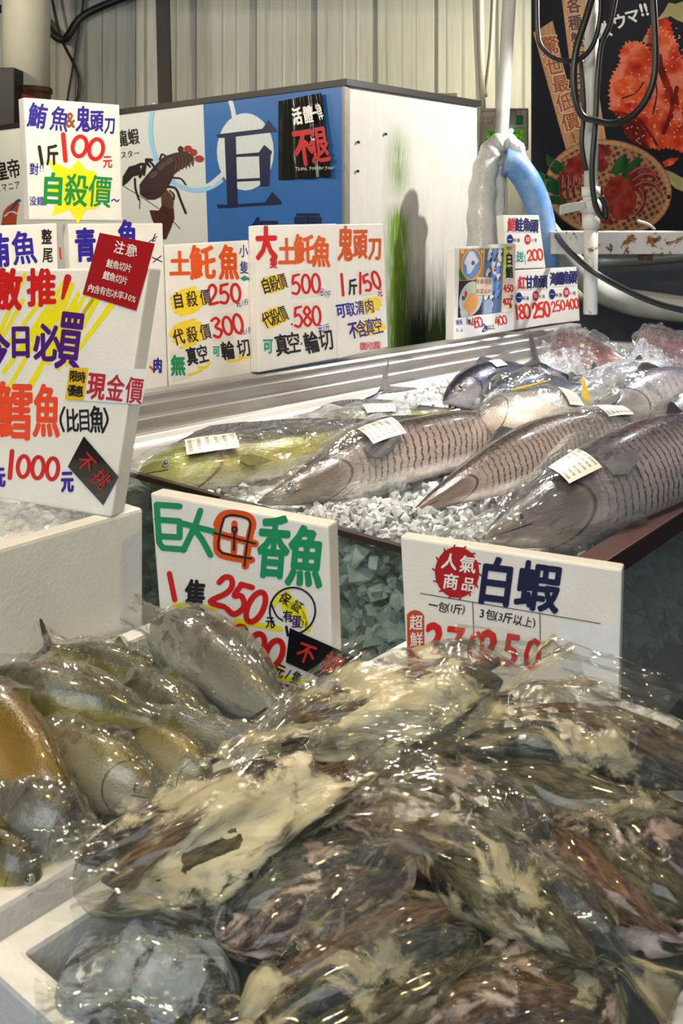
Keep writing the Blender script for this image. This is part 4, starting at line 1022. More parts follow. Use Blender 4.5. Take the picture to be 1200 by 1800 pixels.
SILV = fish_mat('pale_striped_skin', lin((98,94,104)), lin((196,186,184)), lin((232,226,224)), (170, .6, lin((96,86,88))), None, (lin((190,180,172)), lin((96,90,88))))
BONI = fish_mat('dark_blue_skin', lin((30,30,44)), lin((96,94,112)), lin((206,202,206)), None, (30, lin((40,38,52)), .5), (lin((190,186,190)), lin((34,34,44))))
PALE = fish_mat('pale_belly_skin', lin((70,68,78)), lin((190,178,168)), lin((222,206,192)), None, None, (lin((214,198,184)), lin((84,80,82))), blotch=.15)
MAHIM = fish_mat('green_gold_skin', lin((72,74,62)), lin((158,148,60)), lin((206,202,170)), None, (30, lin((44,58,40)), .75), (lin((190,190,120)), lin((120,132,40))), edge=(.3,.82))
SNAP = fish_mat('dull_red_skin', lin((110,62,66)), lin((150,104,108)), lin((196,160,156)), None, (40, lin((90,50,60)), .4), (lin((160,110,100)), lin((120,70,66))))
def sp(L): return [PZ(x, y, z) for x, y, z in L]
UPA = (-.25,.42,.85)
GF = 'whole fish laid on ice in the case'
f = Fish('largest striped fish with bagged head, lying along the right rim of the case', sp([(848,948,.815),(940,912,.83),(1045,868,.845),(1150,820,.855),(1260,776,.865),(1340,750,.86)]), .10, UPA, MACK, WAHOO, .8, GF)
f.tail(.16, F_DARK); f.fin('dorsal_fin', .62, .7, [(0,.0),(.4,.03),(1,.0)], F_DARK); f.pectoral(.27, f.side()*.8, .10, .05, F_DARK, .12, -.1); f.eye(.07, .8, .015)
f.film(-.09, .31, M_FILM, .010, .1, .012, 3); f.label_on(.17, .25, f.side()*.32, f.side()*.75, .0165); f.fin('anal_fin', .62, .68, [(0,0),(.5,.03),(1,0)], F_DARK, math.pi)
f = Fish('striped fish with pointed end on the ice, middle of the front row', sp([(718,906,.80),(790,866,.82),(880,822,.835),(970,786,.845),(1060,764,.85),(1130,748,.85)]), .072, (-.3,.42,.8), [(0,.05),(.08,.24),(.2,.5),(.35,.78),(.5,.97),(.65,1),(.8,.9),(.92,.66),(1,.3)], WAHOO2, .85, GF)
f.fin('dorsal_fin', .35, .5, [(0,.0),(.5,.02),(1,.0)], F_DARK); f.pectoral(.84, f.side()*.25, .07, .04, F_DARK, .3, 0)
f.film(.62, 1.02, M_FILM, .008, .0, .008, 5); f.label_on(.78, .9, f.side()*.4, f.side()*.8, .012)
f = Fish('striped fish with bagged head behind the green lettered board', sp([(452,884,.795),(530,858,.815),(640,812,.83),(740,786,.835),(850,760,.835),(960,735,.83)]), .074, (-.2,.42,.85), MACK, WAHOO2, .8, GF)
f.tail(.12, F_DARK); f.eye(.07, .8, .014); f.pectoral(.27, f.side()*.85, .09, .045, F_DARK, .1, .1); f.fin('dorsal_fin', .3, .56, [(0,.0),(.2,.018),(.6,.012),(1,.0)], F_DARK)
f.film(-.08, .38, M_FILM, .009, .1, .012, 8); f.label_on(.29, .4, f.side()*.35, f.side()*.8, .016)
f = Fish('green and gold fish in clear bag at the left end of the case', sp([(240,836,.79),(330,822,.805),(450,804,.815),(560,784,.82),(680,762,.82),(790,742,.82)]), .06, (-.2,.5,.8), MAHI, MAHIM, .62, GF)
f.fin('dorsal_fin', .06, .9, [(0,.0),(.15,.035),(.6,.025),(1,.0)], F_DARK, n=20); f.tail(.13, F_DARK); f.eye(.08, .9, .012); f.pectoral(.26, f.side()*1.1, .07, .03, F_OLV, .2, .3)
f.film(-.05, .62, M_FILM, .010, .25, .014, 12); f.label_on(.13, .26, f.side()*.5, f.side()*.9, .017)
f = Fish('green and gold fish with yellow flank, behind the bagged one', sp([(470,780,.80),(560,762,.825),(650,744,.835),(740,736,.84),(830,718,.84)]), .052, (-.2,.5,.8), MAHI, MAHIM, .62, GF)
f.fin('dorsal_fin', .1, .9, [(0,.0),(.3,.03),(1,.0)], F_DARK, n=16); f.film(.12, .62, M_FILMW, .008, .1, .012, 15); f.label_on(.42, .56, f.side()*.5, f.side()*.85, .016)
a = PZ(640,712,.85); b = PZ(716,655,.885)
f = Fish('fish tail sticking up beside the steel rail', [PZ(600,735,.80), PZ(640,712,.84), PZ(668,690,.87)], .03, (-.4,.5,.75), [(0,1),(.5,.7),(.9,.22),(1,.2)], BONI, .7, GF, tail=(.11, F_GREY, .55))
f = Fish('dark blue fish with raised tail, half buried in the white ice', sp([(778,706,.87),(830,684,.895),(890,668,.90),(936,660,.90),(944,650,.905)]), .068, (-.3,.45,.8), TUNA, BONI, .8, GF)
f.tail(.02, F_GREY); f.eye(.11, .85, .013); f.fin('dorsal_fin', .35, .6, [(0,0),(.3,.02),(1,0)], F_DARK); f.pectoral(.27, f.side(), .06, .03, F_DARK, .3, 0); f.label_on(.38, .5, f.side()*.45, f.side()*.75, .004)
T_ = [PZ(930,662,.90), PZ(944,648,.92), PZ(952,640,.93)]
f.tail_extra = None
g = Fish('forked grey tail standing up beyond the dark blue fish', [PZ(985,668,.89), PZ(962,652,.905), PZ(946,640,.93)], .028, (.6,.5,.3), [(0,1),(.6,.6),(1,.3)], BONI, .7, GF, tail=(.13, F_GREY, .5))
f = Fish('dark backed fish squeezed between blue fish and pale belly fish', sp([(842,716,.87),(890,694,.89),(950,682,.90),(1020,676,.89)]), .05, (-.2,.4,.85), TUNA, BONI, .8, GF)
f.fin('dorsal_fin', .35, .7, [(0,0),(.3,.02),(1,0)], F_DARK); f.film(-.04, .8, M_FILM, .006, 0, .008, 18)
f = Fish('pale bellied fish with yellow fin and printed bag, centre of the case', sp([(834,742,.865),(880,736,.875),(950,732,.88),(1020,728,.875),(1075,726,.87)]), .076, (-.15,.8,.5), TUNA, PALE, .85, GF)
f.fin('finlet', .79, .86, [(0,.02),(.3,.075),(.6,.05),(1,.015)], F_YEL, f.side()*.35, .15); f.pectoral(.25, f.side()*.55, .10, .035, F_YEL, .1, -.1); f.eye(.1, .6, .012)
f.film(-.05, .85, M_FILM, .006, .0, .006, 21); o = f.label_on(.53, .66, f.side()*.75, f.side()*1.25, .012); 
f = Fish('silver fish with open dark mouth beside the pale bellied fish', sp([(1046,738,.87),(1090,724,.88),(1160,706,.89),(1240,692,.89),(1300,684,.88)]), .088, (-.2,.42,.85), TUNA, SILV, .85, GF)
f.eye(.09, .8, .014); f.fin('dorsal_fin', .3, .5, [(0,0),(.3,.025),(1,0)], F_DARK); f.tail(.15, F_DARK); f.film(-.06, .3, M_FILM, .008, 0, .01, 24)
f = Fish('silver fish half cut by the right edge above the largest striped fish', sp([(1140,780,.86),(1200,748,.88),(1290,716,.89),(1400,690,.88)]), .085, (-.2,.42,.85), TUNA, SILV, .85, GF)
f.eye(.09, .8, .014); f.film(-.06, .5, M_FILM, .008, 0, .012, 27); f.tail(.15, F_DARK)
f = Fish('dull red fish in clear bag at the far end by the case corner', sp([(975,622,.88),(1020,622,.90),(1070,634,.90),(1130,650,.88)]), .08, (-.2,.5,.8), MAHI, SNAP, .6, GF)
f.film(-.18, 1.0, M_FILM, .012, .3, .016, 30); f.tail(.06, F_GREY)
f = Fish('pinkish fish in clear bag at the far end, right edge', sp([(1128,620,.87),(1180,625,.89),(1240,636,.89),(1300,650,.87)]), .09, (-.2,.5,.8), MAHI, SNAP, .6, GF)
f.film(-.12, 1.0, M_FILM, .012, .2, .016, 33); f.tail(.06, F_GREY)
f = Fish('pale fish lying crosswise between pale belly and red bagged fish', sp([(1010,694,.86),(1080,672,.87),(1160,662,.88),(1250,655,.88)]), .05, (-.2,.4,.85), TUNA, SILV, .8, GF)
f.fin('dorsal_fin', .2, .3, [(0,0),(.5,.03),(1,0)], F_DARK); f.fin('second_dorsal_fin', .5, .58, [(0,0),(.5,.03),(1,0)], F_DARK); f.film(-.05, .7, M_FILMW, .007, .1, .01, 36)

# loose plastic sheets (bag ends) over the ice
def sheet(label, quad, z, mat, amp=.02, seed=0, group='loose plastic over the ice', name='plastic_sheet', n=26):
    q = [PZ(x, y, zz) for (x, y), zz in zip(quad, z)]; V, Fc, U = [], [], []
    for i in range(n+1):
        for j in range(n+1):
            u, v = i/n, j/n; p = q[0]*(1-u)*(1-v)+q[1]*u*(1-v)+q[2]*u*v+q[3]*(1-u)*v
            w = abs(noise.noise(Vector((u*4+seed, v*4, seed))))+.5*abs(noise.noise(Vector((u*9+seed, v*9, 3+seed))))
            V.append(p+Vector((0,-.3,1))*amp*w); U.append((u*2,v*2))
    for i in range(n):
        for j in range(n): Fc.append((i*(n+1)+j, (i+1)*(n+1)+j, (i+1)*(n+1)+j+1, i*(n+1)+j+1))
    o = mk(name, V, Fc, mat, None, smooth=True, uv=U, origin=sum(q, Vector())/4)
    return tag(o, label, 'plastic', group)
sheet('milky plastic bag end in front of the dull red fish', [(935,640),(1010,600),(1030,660),(960,668)], [.88,.93,.89,.88], M_FILMW, .03, 2)
sheet('milky plastic peak between the two far bagged fish', [(1085,660),(1125,598),(1190,640),(1150,672)], [.88,.97,.9,.88], M_FILMW, .03, 5)
sheet('crumpled plastic over white ice behind the gold fish', [(560,752),(640,715),(760,700),(690,745)], [.82,.86,.88,.85], M_FILMW, .03, 8)
sheet('crumpled plastic on the ice at the left corner of the case', [(236,815),(330,796),(420,778),(280,822)], [.765,.77,.775,.77], M_FILMW, .012, 11)
sheet('thin plastic over the ice beside the raised tails', [(870,650),(960,635),(1010,655),(930,675)], [.87,.9,.89,.88], M_FILMW, .02, 14)
# ================================================================ foam boxes on the stall table
E1 = Vector((-.76,.65,0)).normalized(); E2 = Vector((.65,.76,0)).normalized()
C0 = Vector((.075,.595,0)); TT = .50
def eb(a, b, z): v = C0+E1*a+E2*b; return Vector((v.x, v.y, z))
def ehex(mb, a0, a1, b0, b1, z0, z1): return mb.hexa([eb(a0,b0,z0), eb(a0,b1,z0), eb(a1,b1,z0), eb(a1,b0,z0)], [eb(a0,b0,z1), eb(a0,b1,z1), eb(a1,b1,z1), eb(a1,b0,z1)])
tbl = thing('stall_table', eb(.7,.45,0), 'stall table under the foam boxes of frozen fish', 'table')
ehex(MB(), -.06, 1.5, -.06, .9, TT-.04, TT).build('table_top', plain('grey_table_top', (120,122,120), .5, vary=.2), tbl)
for a, b in ((0,0),(1.44,0),(0,.84),(1.44,.84)): ehex(MB(), a-.03, a+.03, b-.03, b+.03, 0, TT-.041).build('table_leg', M_DARK, tbl)
def foam2():
    t = NT('white_foam_box'); v = t.coord(); vo = t.voronoi(v, 150); f = t.noise(v, 9, 5, .6)
    c = t.mix(f, lin((205,203,196)), lin((232,230,224)))
    return t.done(t.bsdf(c, .5, 0, t.bump(t.math('ADD', vo, t.math('MULTIPLY', t.noise(v, 40, 4), .8)), .12, .004)))
M_BOX = foam2()
def foam_box(label, a0, a1, b0, b1, z0, z1, w=.032, fl=.03):
    r = thing('foam_box', eb((a0+a1)/2, (b0+b1)/2, z0), label, 'box', 'white foam fish boxes')
    mb = MB()
    o_ = [eb(a0,b0,0), eb(a0,b1,0), eb(a1,b1,0), eb(a1,b0,0)]; i_ = [eb(a0+w,b0+w,0), eb(a0+w,b1-w,0), eb(a1-w,b1-w,0), eb(a1-w,b0+w,0)]
    V = [at_z(v,z0) for v in o_]+[at_z(v,z1) for v in o_]+[at_z(v,z1) for v in i_]+[at_z(v,z0+fl) for v in i_]
    Fc = [(3,2,1,0),(12,13,14,15)]
    for k in range(4):
        j = (k+1)%4; Fc += [(k,j,4+j,4+k),(4+k,4+j,8+j,8+k),(8+k,8+j,12+j,12+k)]
    mb.add(V, Fc); mb.build('box_shell', M_BOX, r, bevel=.006)
    return r
foam_box('tall white foam box under the big leaning board, left edge', .995, 1.45, -.35, .553, TT, .919)
foam_box('white foam box holding bagged yellow green fish, left', .566, .985, -.1, .655, TT, .735)
foam_box('white foam box piled high with frozen bagged fish, front', 0, .545, 0, .665, TT, .72)
blk = thing('foam_block', eb(.42,.78,TT), 'white foam block under the white printed board with red disc', 'block')
ehex(MB(), .22, .66, .672, .86, TT, .713).build('block_body', M_BOX, blk, bevel=.006)
def fill(name, label, a0, a1, b0, b1, zf, mat, n=36, amp=.012, z0=None):
    V, Fc = [], []
    for i in range(n+1):
        for j in range(n+1):
            a, b = a0+(a1-a0)*i/n, b0+(b1-b0)*j/n; p = eb(a,b,0); z = zf(p.x,p.y,i/n,j/n)
            V.append((p.x,p.y,z+amp*noise.noise(Vector((p.x*40,p.y*40,1)))))
    for i in range(n):
        for j in range(n): Fc.append((i*(n+1)+j,(i+1)*(n+1)+j,(i+1)*(n+1)+j+1,i*(n+1)+j+1))
    o = mk(name, V, Fc, mat, None, smooth=False, origin=eb((a0+a1)/2,(b0+b1)/2,z0 or TT+.03)); return tag(o, label, 'ice', kind='stuff')
M_MELT = plain('wet_dark_ice', (112,118,112), .15, vary=.35, vscale=18, bump=.5, bscale=50, Coat_Weight=.6)
fill('ice_fill', 'wet ice under the bagged yellow green fish', .6, .95, -.066, .62, lambda x,y,u,v: .712, M_MELT)
fill('ice_fill', 'ice and plastic inside the tall foam box', 1.03, 1.415, -.31, .52, lambda x,y,u,v: .885, M_ICEW, 30, .02)
HS = lambda y: .46+.33*y
fill('ice_fill', 'wet ice between the frozen bags in front', .035, .51, .035, .63, lambda x,y,u,v: max(.56, HS(y)-.075-.10*max(0,(abs(u-.5)-.3)*4)-.08*max(0,(abs(v-.5)-.34)*5)), M_MELT)

# ================================================================ bagged ayu
AYU = fish_mat('olive_gold_skin', lin((60,58,30)), lin((158,146,54)), lin((222,214,168)), None, None, (lin((160,150,104)), lin((70,66,44))), rough=.25, edge=(.34,.7), blotch=.3)
AYUP = fish_mat('pale_cream_skin', lin((120,108,68)), lin((188,178,142)), lin((220,214,198)), None, None, (lin((206,196,176)), lin((120,110,84))), rough=.25, blotch=.15)
AYUO = fish_mat('orange_gold_skin', lin((112,92,40)), lin((176,134,58)), lin((208,180,120)), None, None, (lin((180,150,90)), lin((110,90,50))), rough=.25, blotch=.25)
AYUG = fish_mat('grey_green_skin', lin((70,66,66)), lin((128,126,110)), lin((184,182,168)), None, None, (lin((150,146,130)), lin((76,72,72))), rough=.25, blotch=.3)
F_SOFT = film_mat('soft_bag_film', (.02,.24), bscale=2.2, bstr=.3, rough=.09, milkcol=(.72,.71,.60), spec=.012)
AP = [(0,.05),(.03,.32),(.1,.62),(.22,.9),(.38,1),(.55,.95),(.72,.75),(.86,.42),(.95,.22),(1,.2)]
GA = 'bagged ayu in the foam box'
UA = (.1,.35,.9)
def ayu(label, L, half, mat, tail=None, f=(-.1,1.08), flare=.1, seed=1, up=UA, wr=.7, wrk=.006, mouth=.8):
    x = Fish(label, sp(L), half, up, AP, mat, wr, GA, name='bagged_fish', N=34, MR=18)
    if tail: x.tail(*tail)
    x.eye(.075, .85, .0065)
    x.fin('dorsal_fin', .42, .55, [(0,0),(.4,.014),(1,0)], F_OLV, n=5)
    if f: x.film(f[0], f[1], F_SOFT, .006, flare, wrk, seed, mouth=mouth)
    return x
ayu('grey green bagged fish leaning on the green lettered board', [(268,1092,.81),(330,1128,.805),(420,1196,.79),(530,1285,.765)], .047, AYUG, None, (-.2,1.0), .1, 2, (.6,.3,.7))
ayu('thin olive fish with dark tail against the foam box wall', [(300,1212,.752),(190,1170,.768),(90,1138,.782)], .03, AYU, (.035, F_DARK, .9), (-.05,1.18), .5, 4)
ayu('gold speckled fish in a wide clear sleeve, middle of the box', [(-70,1232,.775),(60,1236,.79),(170,1246,.79),(275,1270,.778)], .048, AYU, None, (-.05,1.5), .25, 6)
ayu('dark backed olive fish with folded dark tail, right in the box', [(190,1222,.755),(310,1262,.757),(400,1300,.752)], .042, AYU, (.05, F_DARK, 1.0), (.1,1.12), .35, 8)
ayu('pale cream bagged fish, blunt end facing the frozen pile', [(272,1402,.748),(190,1362,.757),(80,1326,.755),(0,1304,.745)], .043, AYUP, None, (-.1,.7), .05, 10)
ayu('small pale fish half hidden behind the cream bagged fish', [(372,1388,.738),(290,1332,.75),(205,1296,.75)], .037, AYUP, None, None)
ayu('orange gold fish lying diagonally at the left edge', [(-90,1236,.775),(0,1296,.79),(75,1372,.785),(150,1455,.752)], .05, AYUO, None, (.0,.5), .1, 13, (.5,.2,.85))
ayu('dark striped fish with yellow green tail under the sleeve', [(-60,1290,.765),(90,1300,.768),(225,1303,.758)], .028, AYU, (.035, F_OLV, .9), None)
ayu('greyish fish in clear bag nearest the front box rim', [(150,1478,.745),(70,1448,.757),(-50,1432,.75)], .042, AYUG, None, (-.15,1.0), .1, 16)
ayu('olive fish end showing at the left edge below grey bag', [(70,1556,.73),(0,1520,.738),(-90,1490,.735)], .034, AYU, None, None)

# ================================================================ frozen fish in big bags
def frost_film(name, seed, cols, dens=.5, uvs=(1.1,5.0,1)):
    """clear film with frost stuck inside it in streaks"""
    t = NT(name); v = t.mapping(t.coord('UV'), uvs, (0,0,0), (seed*1.3, seed*.7, 0))
    warp = t.noise(v, 1.3, 3, .5, 0, True)
    vv = t.n('ShaderNodeMixRGB'); vv.inputs[0].default_value = .28; t.put(vv.inputs[1], v); t.put(vv.inputs[2], warp); v2 = vv.outputs[0]
    n1 = t.noise(v2, 1.6, 9, .64, .7); n2 = t.noise(v2, 3.0, 3, .5, .5); n3 = t.noise(v2, 1.2, 2)
    frost = t.ramp(n1, [(dens-.05, .01), (dens+.015, .8), (dens+.16, .94)])
    rid = t.math('ABSOLUTE', t.math('SUBTRACT', n2, .5))
    h = t.math('ADD', t.math('MULTIPLY', rid, 1.6), t.math('ADD', t.math('MULTIPLY', n1, .8), t.math('MULTIPLY', t.noise(v2, 18, 2), .10)))
    nm = t.bump(h, .4, .014)
    c = t.ramp(t.math('ADD', t.math('MULTIPLY', n2, .6), t.math('MULTIPLY', n3, .5)), [(.36, lin(cols[0])), (.52, lin(cols[1])), (.68, lin(cols[2]))])
    body = t.n('ShaderNodeBsdfDiffuse'); t.put(body.inputs[0], c); t.put(body.inputs['Normal'], nm)
    tr = t.n('ShaderNodeBsdfTransparent'); t.put(tr.inputs[0], (.9,.91,.9))
    gl = t.n('ShaderNodeBsdfGlossy'); t.put(gl.inputs['Roughness'], .07); t.put(gl.inputs['Color'], (.7,.69,.64)); t.put(gl.inputs['Normal'], nm)
    fr = t.n('ShaderNodeLayerWeight'); fr.inputs['Blend'].default_value = .25; t.put(fr.inputs['Normal'], nm)
    m1 = t.n('ShaderNodeMixShader'); t.put(m1.inputs[0], frost); t.t.links.new(tr.outputs[0], m1.inputs[1]); t.t.links.new(body.outputs[0], m1.inputs[2])
    m2 = t.n('ShaderNodeMixShader'); t.put(m2.inputs[0], t.math('MULTIPLY_ADD', fr.outputs['Fresnel'], .2, .012, clamp=True)); t.t.links.new(m1.outputs[0], m2.inputs[1]); t.t.links.new(gl.outputs[0], m2.inputs[2])
    return t.done(m2.outputs[0])
def frozen_skin(name, seed, a, b, c):
    t = NT(name); v = t.mapping(t.coord('UV'), (3,3,1), (0,0,0), (seed,seed*.5,0)); n = t.noise(v, 3, 7, .65, .6)
    col = t.ramp(n, [(.3, lin(a)), (.46, lin(b)), (.64, lin(c))])
    return t.done(t.bsdf(col, .22, 0, t.bump(n, .6, .012), Coat_Weight=.8, Coat_Roughness=.07))
CREAM = ((132,122,96),(190,180,148),(220,212,180)); GREYC = ((112,106,84),(160,152,124),(200,190,158)); PINKC = ((140,120,110),(172,156,146),(200,188,176)); BLUEC = ((112,120,126),(150,158,164),(186,192,196))
FB = [frost_film('frosted_film_cream', 1, CREAM, .54), frost_film('frosted_film_grey', 2, GREYC, .52), frost_film('frosted_film_pink', 3, PINKC, .54), frost_film('frosted_film_blue', 4, BLUEC, .47)]
FSK = [frozen_skin('frozen_olive_skin', 1, (30,28,18), (66,62,40), (112,104,72)), frozen_skin('frozen_brown_skin', 2, (40,27,18), (92,66,44), (142,110,80)), frozen_skin('frozen_grey_skin', 3, (30,32,32), (62,66,62), (104,106,96)), frozen_skin('frozen_dark_skin', 4, (24,20,22), (54,44,44), (96,76,70))]
def hp(px, py, lift=0.0):
    d = .96/(.33+(py-HY)/F); return P(px, py, d)+Vector((0,-.313,.95))*lift
HE1, HE2, HE3 = Vector((1,0,0)), Vector((0,.95,.313)), Vector((0,-.313,.95))
def bag(label, cx, cy, a, b, ang, film, skin, seed, th=.62, sink=.02, neck=0, nfish=3, lum=.11, twist=0.0):
    d = .96/(.33+(cy-HY)/F); k = d/F; A, B = a*k, b*k; q = math.radians(ang)
    ax = HE1*math.cos(q)+HE2*math.sin(q); bx = -HE1*math.sin(q)+HE2*math.cos(q); T = B*th
    c = hp(cx, cy, -sink-T*.55)
    r = thing('frozen_fish_bag', c-HE3*T, label, 'bag of frozen fish', 'bags of frozen fish heaped in front')
    R = random.Random(seed)
    # shell
    nu, nk = 84, 64; V, U, Fc = [], [], []
    s3 = Vector((seed*7.3, seed*2.9, seed*5.1))
    u0, u1 = -1.0, (1.45 if neck else 1.0)
    for i in range(nu+1):
        u = u0+(u1-u0)*i/nu
        body = max(0, 1-abs(min(u, 1.2))**3.2) if u < 1 else 0
        w = body**.55; tz = body**.75
        if neck:
            nw = .26+.55*max(0, (u-1.05)/.4)
            if u > .7:
                m = min(1, (u-.7)/.3); w = w*(1-m)+nw*m if w < nw or m > .5 else w; w = max(w, nw*m); tz = max(tz, .09)
        w = max(w, .10*(1-max(0,(abs(u)-.92)/.08)) if not neck else w); tz = max(tz, .03)
        for kk in range(nk):
            f = 2*math.pi*kk/nk; cf, sf = math.cos(f), math.sin(f)
            lump = 1+lum*math.cos(nfish*2*f+u*2.5+seed)*(1 if sf > 0 else .3)
            pn = Vector((u*1.7, cf*1.7, sf*1.7))+s3
            wr = .20*(noise.noise(pn*.9))+.30*(abs(noise.noise(Vector((u*1.5, f*1.9, seed))))-.25)+.20*(abs(noise.noise(Vector((u*3.6+cf, f*4.1, seed*2))))-.2)+.09*(abs(noise.noise(Vector((u*9, f*8, seed*3))))-.2)
            rad = lump+wr
            sgn = lambda x, e: math.copysign(abs(x)**e, x)
            p = c+ax*(A*u)+bx*(B*w*rad*sgn(cf,.85))+HE3*(T*tz*rad*sgn(sf,.85))
            if neck and u > .95: p += HE3*(.02*math.sin(cf*5+seed)*(u-.9))
            V.append(p); U.append((u, (kk if kk <= nk/2 else nk-kk)/nk*1.0))
    for i in range(nu):
        for kk in range(nk): Fc.append((i*nk+kk, (i+1)*nk+kk, (i+1)*nk+(kk+1)%nk, i*nk+(kk+1)%nk))
    mk('plastic_bag', V, Fc, film, r, smooth=True, uv=U)
    # frozen fish inside
    for j in range(nfish):
        t0 = (j-(nfish-1)/2)/max(1, nfish/2)
        cc = c+bx*(B*.72*t0)+ax*(A*.08*R.uniform(-1,1)); rb = B*.95/nfish*1.35; rt = T*.82*(1-.25*abs(t0)); ra = A*.86
        dirx = -1 if R.random() < .5 else 1; bend = R.uniform(-.25,.25)*B
        V, U, Fc = [], [], []; N, M_ = 30, 18
        for i in range(N+1):
            u = i/N; pr = slerp(AP, u); x = (u*2-1)*dirx
            for kk in range(M_):
                f = 2*math.pi*kk/M_; z = noise.noise(Vector((u*6+seed, math.cos(f)*2, math.sin(f)*2+j)))*.16
                V.append(cc+ax*(ra*x)+bx*(rb*pr*(1+z)*math.cos(f)+bend*(1-x*x))+HE3*(rt*pr*(1+z)*math.sin(f))); U.append((u, .5+.5*math.cos(f)))
        for i in range(N):
            for kk in range(M_): Fc.append((i*M_+kk, (i+1)*M_+kk, (i+1)*M_+(kk+1)%M_, i*M_+(kk+1)%M_) if dirx > 0 else (i*M_+kk, i*M_+(kk+1)%M_, (i+1)*M_+(kk+1)%M_, (i+1)*M_+kk))
        Fc += [tuple(range(M_)), tuple(N*M_+kk for kk in range(M_))[::-1]]
        mk('frozen_fish', V, Fc, skin[j % len(skin)] if isinstance(skin, (list, tuple)) else skin, r, smooth=True, uv=U)
    return r
O, BR, G, DK = FSK
bag('topmost frozen bag with its open end pointing at the white printed board', 704, 1230, 245, 94, 19, FB[0], [G,O,BR], 1, .75, -.012, 1, 3)
bag('big frozen bag below the right end of the white printed board', 1035, 1315, 235, 125, -14, FB[1], [O,G,BR], 2, .62, -.004, 0, 3)
bag('long cream streaked bag lying diagonally beside the yellow green fish', 425, 1418, 300, 118, 29, FB[0], [O,BR,DK], 3, .62, -.012, 0, 3)
bag('brown bag at the middle of the heap', 770, 1410, 215, 105, -14, FB[2], [BR,O], 4, .55, .004, 0, 2)
bag('dark purplish bag below the middle of the heap', 560, 1545, 190, 90, 24, FB[2], [DK,G], 5, .6, .004, 0, 2)
bag('bluish bag low in the front box corner by the white rim', 255, 1690, 165, 115, -10, FB[3], [G,O], 6, .5, .022, 0, 2)
bag('bag with a twisted neck reaching towards the right front rim', 905, 1545, 205, 88, -38, FB[1], [O,G], 7, .62, -.004, 1, 2)
bag('pinkish brown bag at the right edge of the heap', 1118, 1488, 160, 110, -50, FB[2], [BR,O,DK], 8, .6, .006, 0, 3)
bag('grey olive bag in the lower middle of the heap', 640, 1690, 230, 105, 22, FB[1], [O,G,BR], 9, .6, .004, 0, 3)
bag('dark reddish bag at the lower right of the heap', 905, 1735, 190, 105, 8, FB[2], [DK,BR,O], 10, .55, .012, 0, 3)
bag('bag in the front corner of the box beside the right rim', 1000, 1690, 105, 90, 40, FB[1], [O,BR], 11, .55, .03, 0, 2)
bag('small bag at the bottom edge between blue and grey olive bags', 455, 1790, 140, 80, 6, FB[1], [O,G], 12, .6, .02, 0, 2)
# loose film flaps on the heap
FLAP = film_mat('flap_film', (.01,.2), bscale=2.2, bstr=.3, rough=.09, milkcol=(.6,.6,.55), spec=.012)
def flap(label, pts, amp=.018, seed=0, n=30, m=30, fold=5.0):
    """pts: 4 corners (px, py, lift)"""
    q = [hp(x, y, l) for x, y, l in pts]; V, Fc, U = [], [], []
    for i in range(n+1):
        for j in range(m+1):
            u, v = i/n, j/m; p = q[0]*(1-u)*(1-v)+q[1]*u*(1-v)+q[2]*u*v+q[3]*(1-u)*v
            w = .7*abs(noise.noise(Vector((u*1.3+seed, v*fold, seed))))+.5*abs(noise.noise(Vector((u*3+seed, v*fold*2.2, 3+seed))))+.5*math.sin(u*3.1)*math.sin(v*3.1)
            V.append(p+HE3*amp*w+HE1*(amp*.5*noise.noise(Vector((u*2,v*3,seed))))); U.append((u*.7,v*1.6))
    for i in range(n):
        for j in range(m): Fc.append((i*(m+1)+j, (i+1)*(m+1)+j, (i+1)*(m+1)+j+1, i*(m+1)+j+1))
    o = mk('plastic_flap', V, Fc, FLAP, None, smooth=True, uv=U, origin=sum(q, Vector())/4)
    return tag(o, label, 'plastic', 'loose plastic flaps on the frozen heap')
flap('long plastic flap hanging from the middle of the heap towards the bottom', [(800,1470,.03),(690,1455,.04),(520,1700,.03),(660,1712,.02)], .03, 1)
flap('plastic fold running down to the right front rim', [(830,1440,.04),(905,1425,.04),(1120,1690,.0),(1040,1680,.01)], .025, 2)
flap('clear plastic edge between frozen heap and yellow green fish', [(380,1350,.02),(620,1170,.04),(650,1215,.05),(420,1420,.04)], .02, 3)
flap('shiny plastic corner draped over the left rim of the front box', [(-20,1520,.01),(160,1470,.03),(240,1580,.03),(60,1600,.0)], .022, 4)
flap('clear plastic hanging into the front box below the cream streaked bag', [(120,1570,.02),(400,1630,.03),(390,1760,-.02),(150,1760,-.03)], .03, 5)
flap('crinkled plastic over the brown bag, centre of the heap', [(560,1310,.04),(860,1300,.03),(900,1420,.03),(640,1470,.04)], .02, 6)
flap('bluish plastic tip beneath the open end of the topmost bag', [(800,1170,.06),(960,1180,.04),(800,1355,.03),(740,1330,.04)], .02, 7)
flap('plastic over the lower left bags near the bottom edge', [(60,1700,-.02),(300,1760,-.0),(320,1850,.0),(60,1850,-.02)], .025, 8)
flap('plastic drawn over the big bag at the right edge', [(960,1180,.05),(1190,1250,.04),(1240,1420,.03),(1000,1330,.05)], .018, 9)
# a strip of clear film over the fish inside the tall box
sheet('clear crinkled bag on the ice inside the tall foam box', [(-40,955),(-40,885),(140,890),(150,925)], [.9,.9,.9,.9], M_FILM, .03, 21, None, 'plastic_bag')
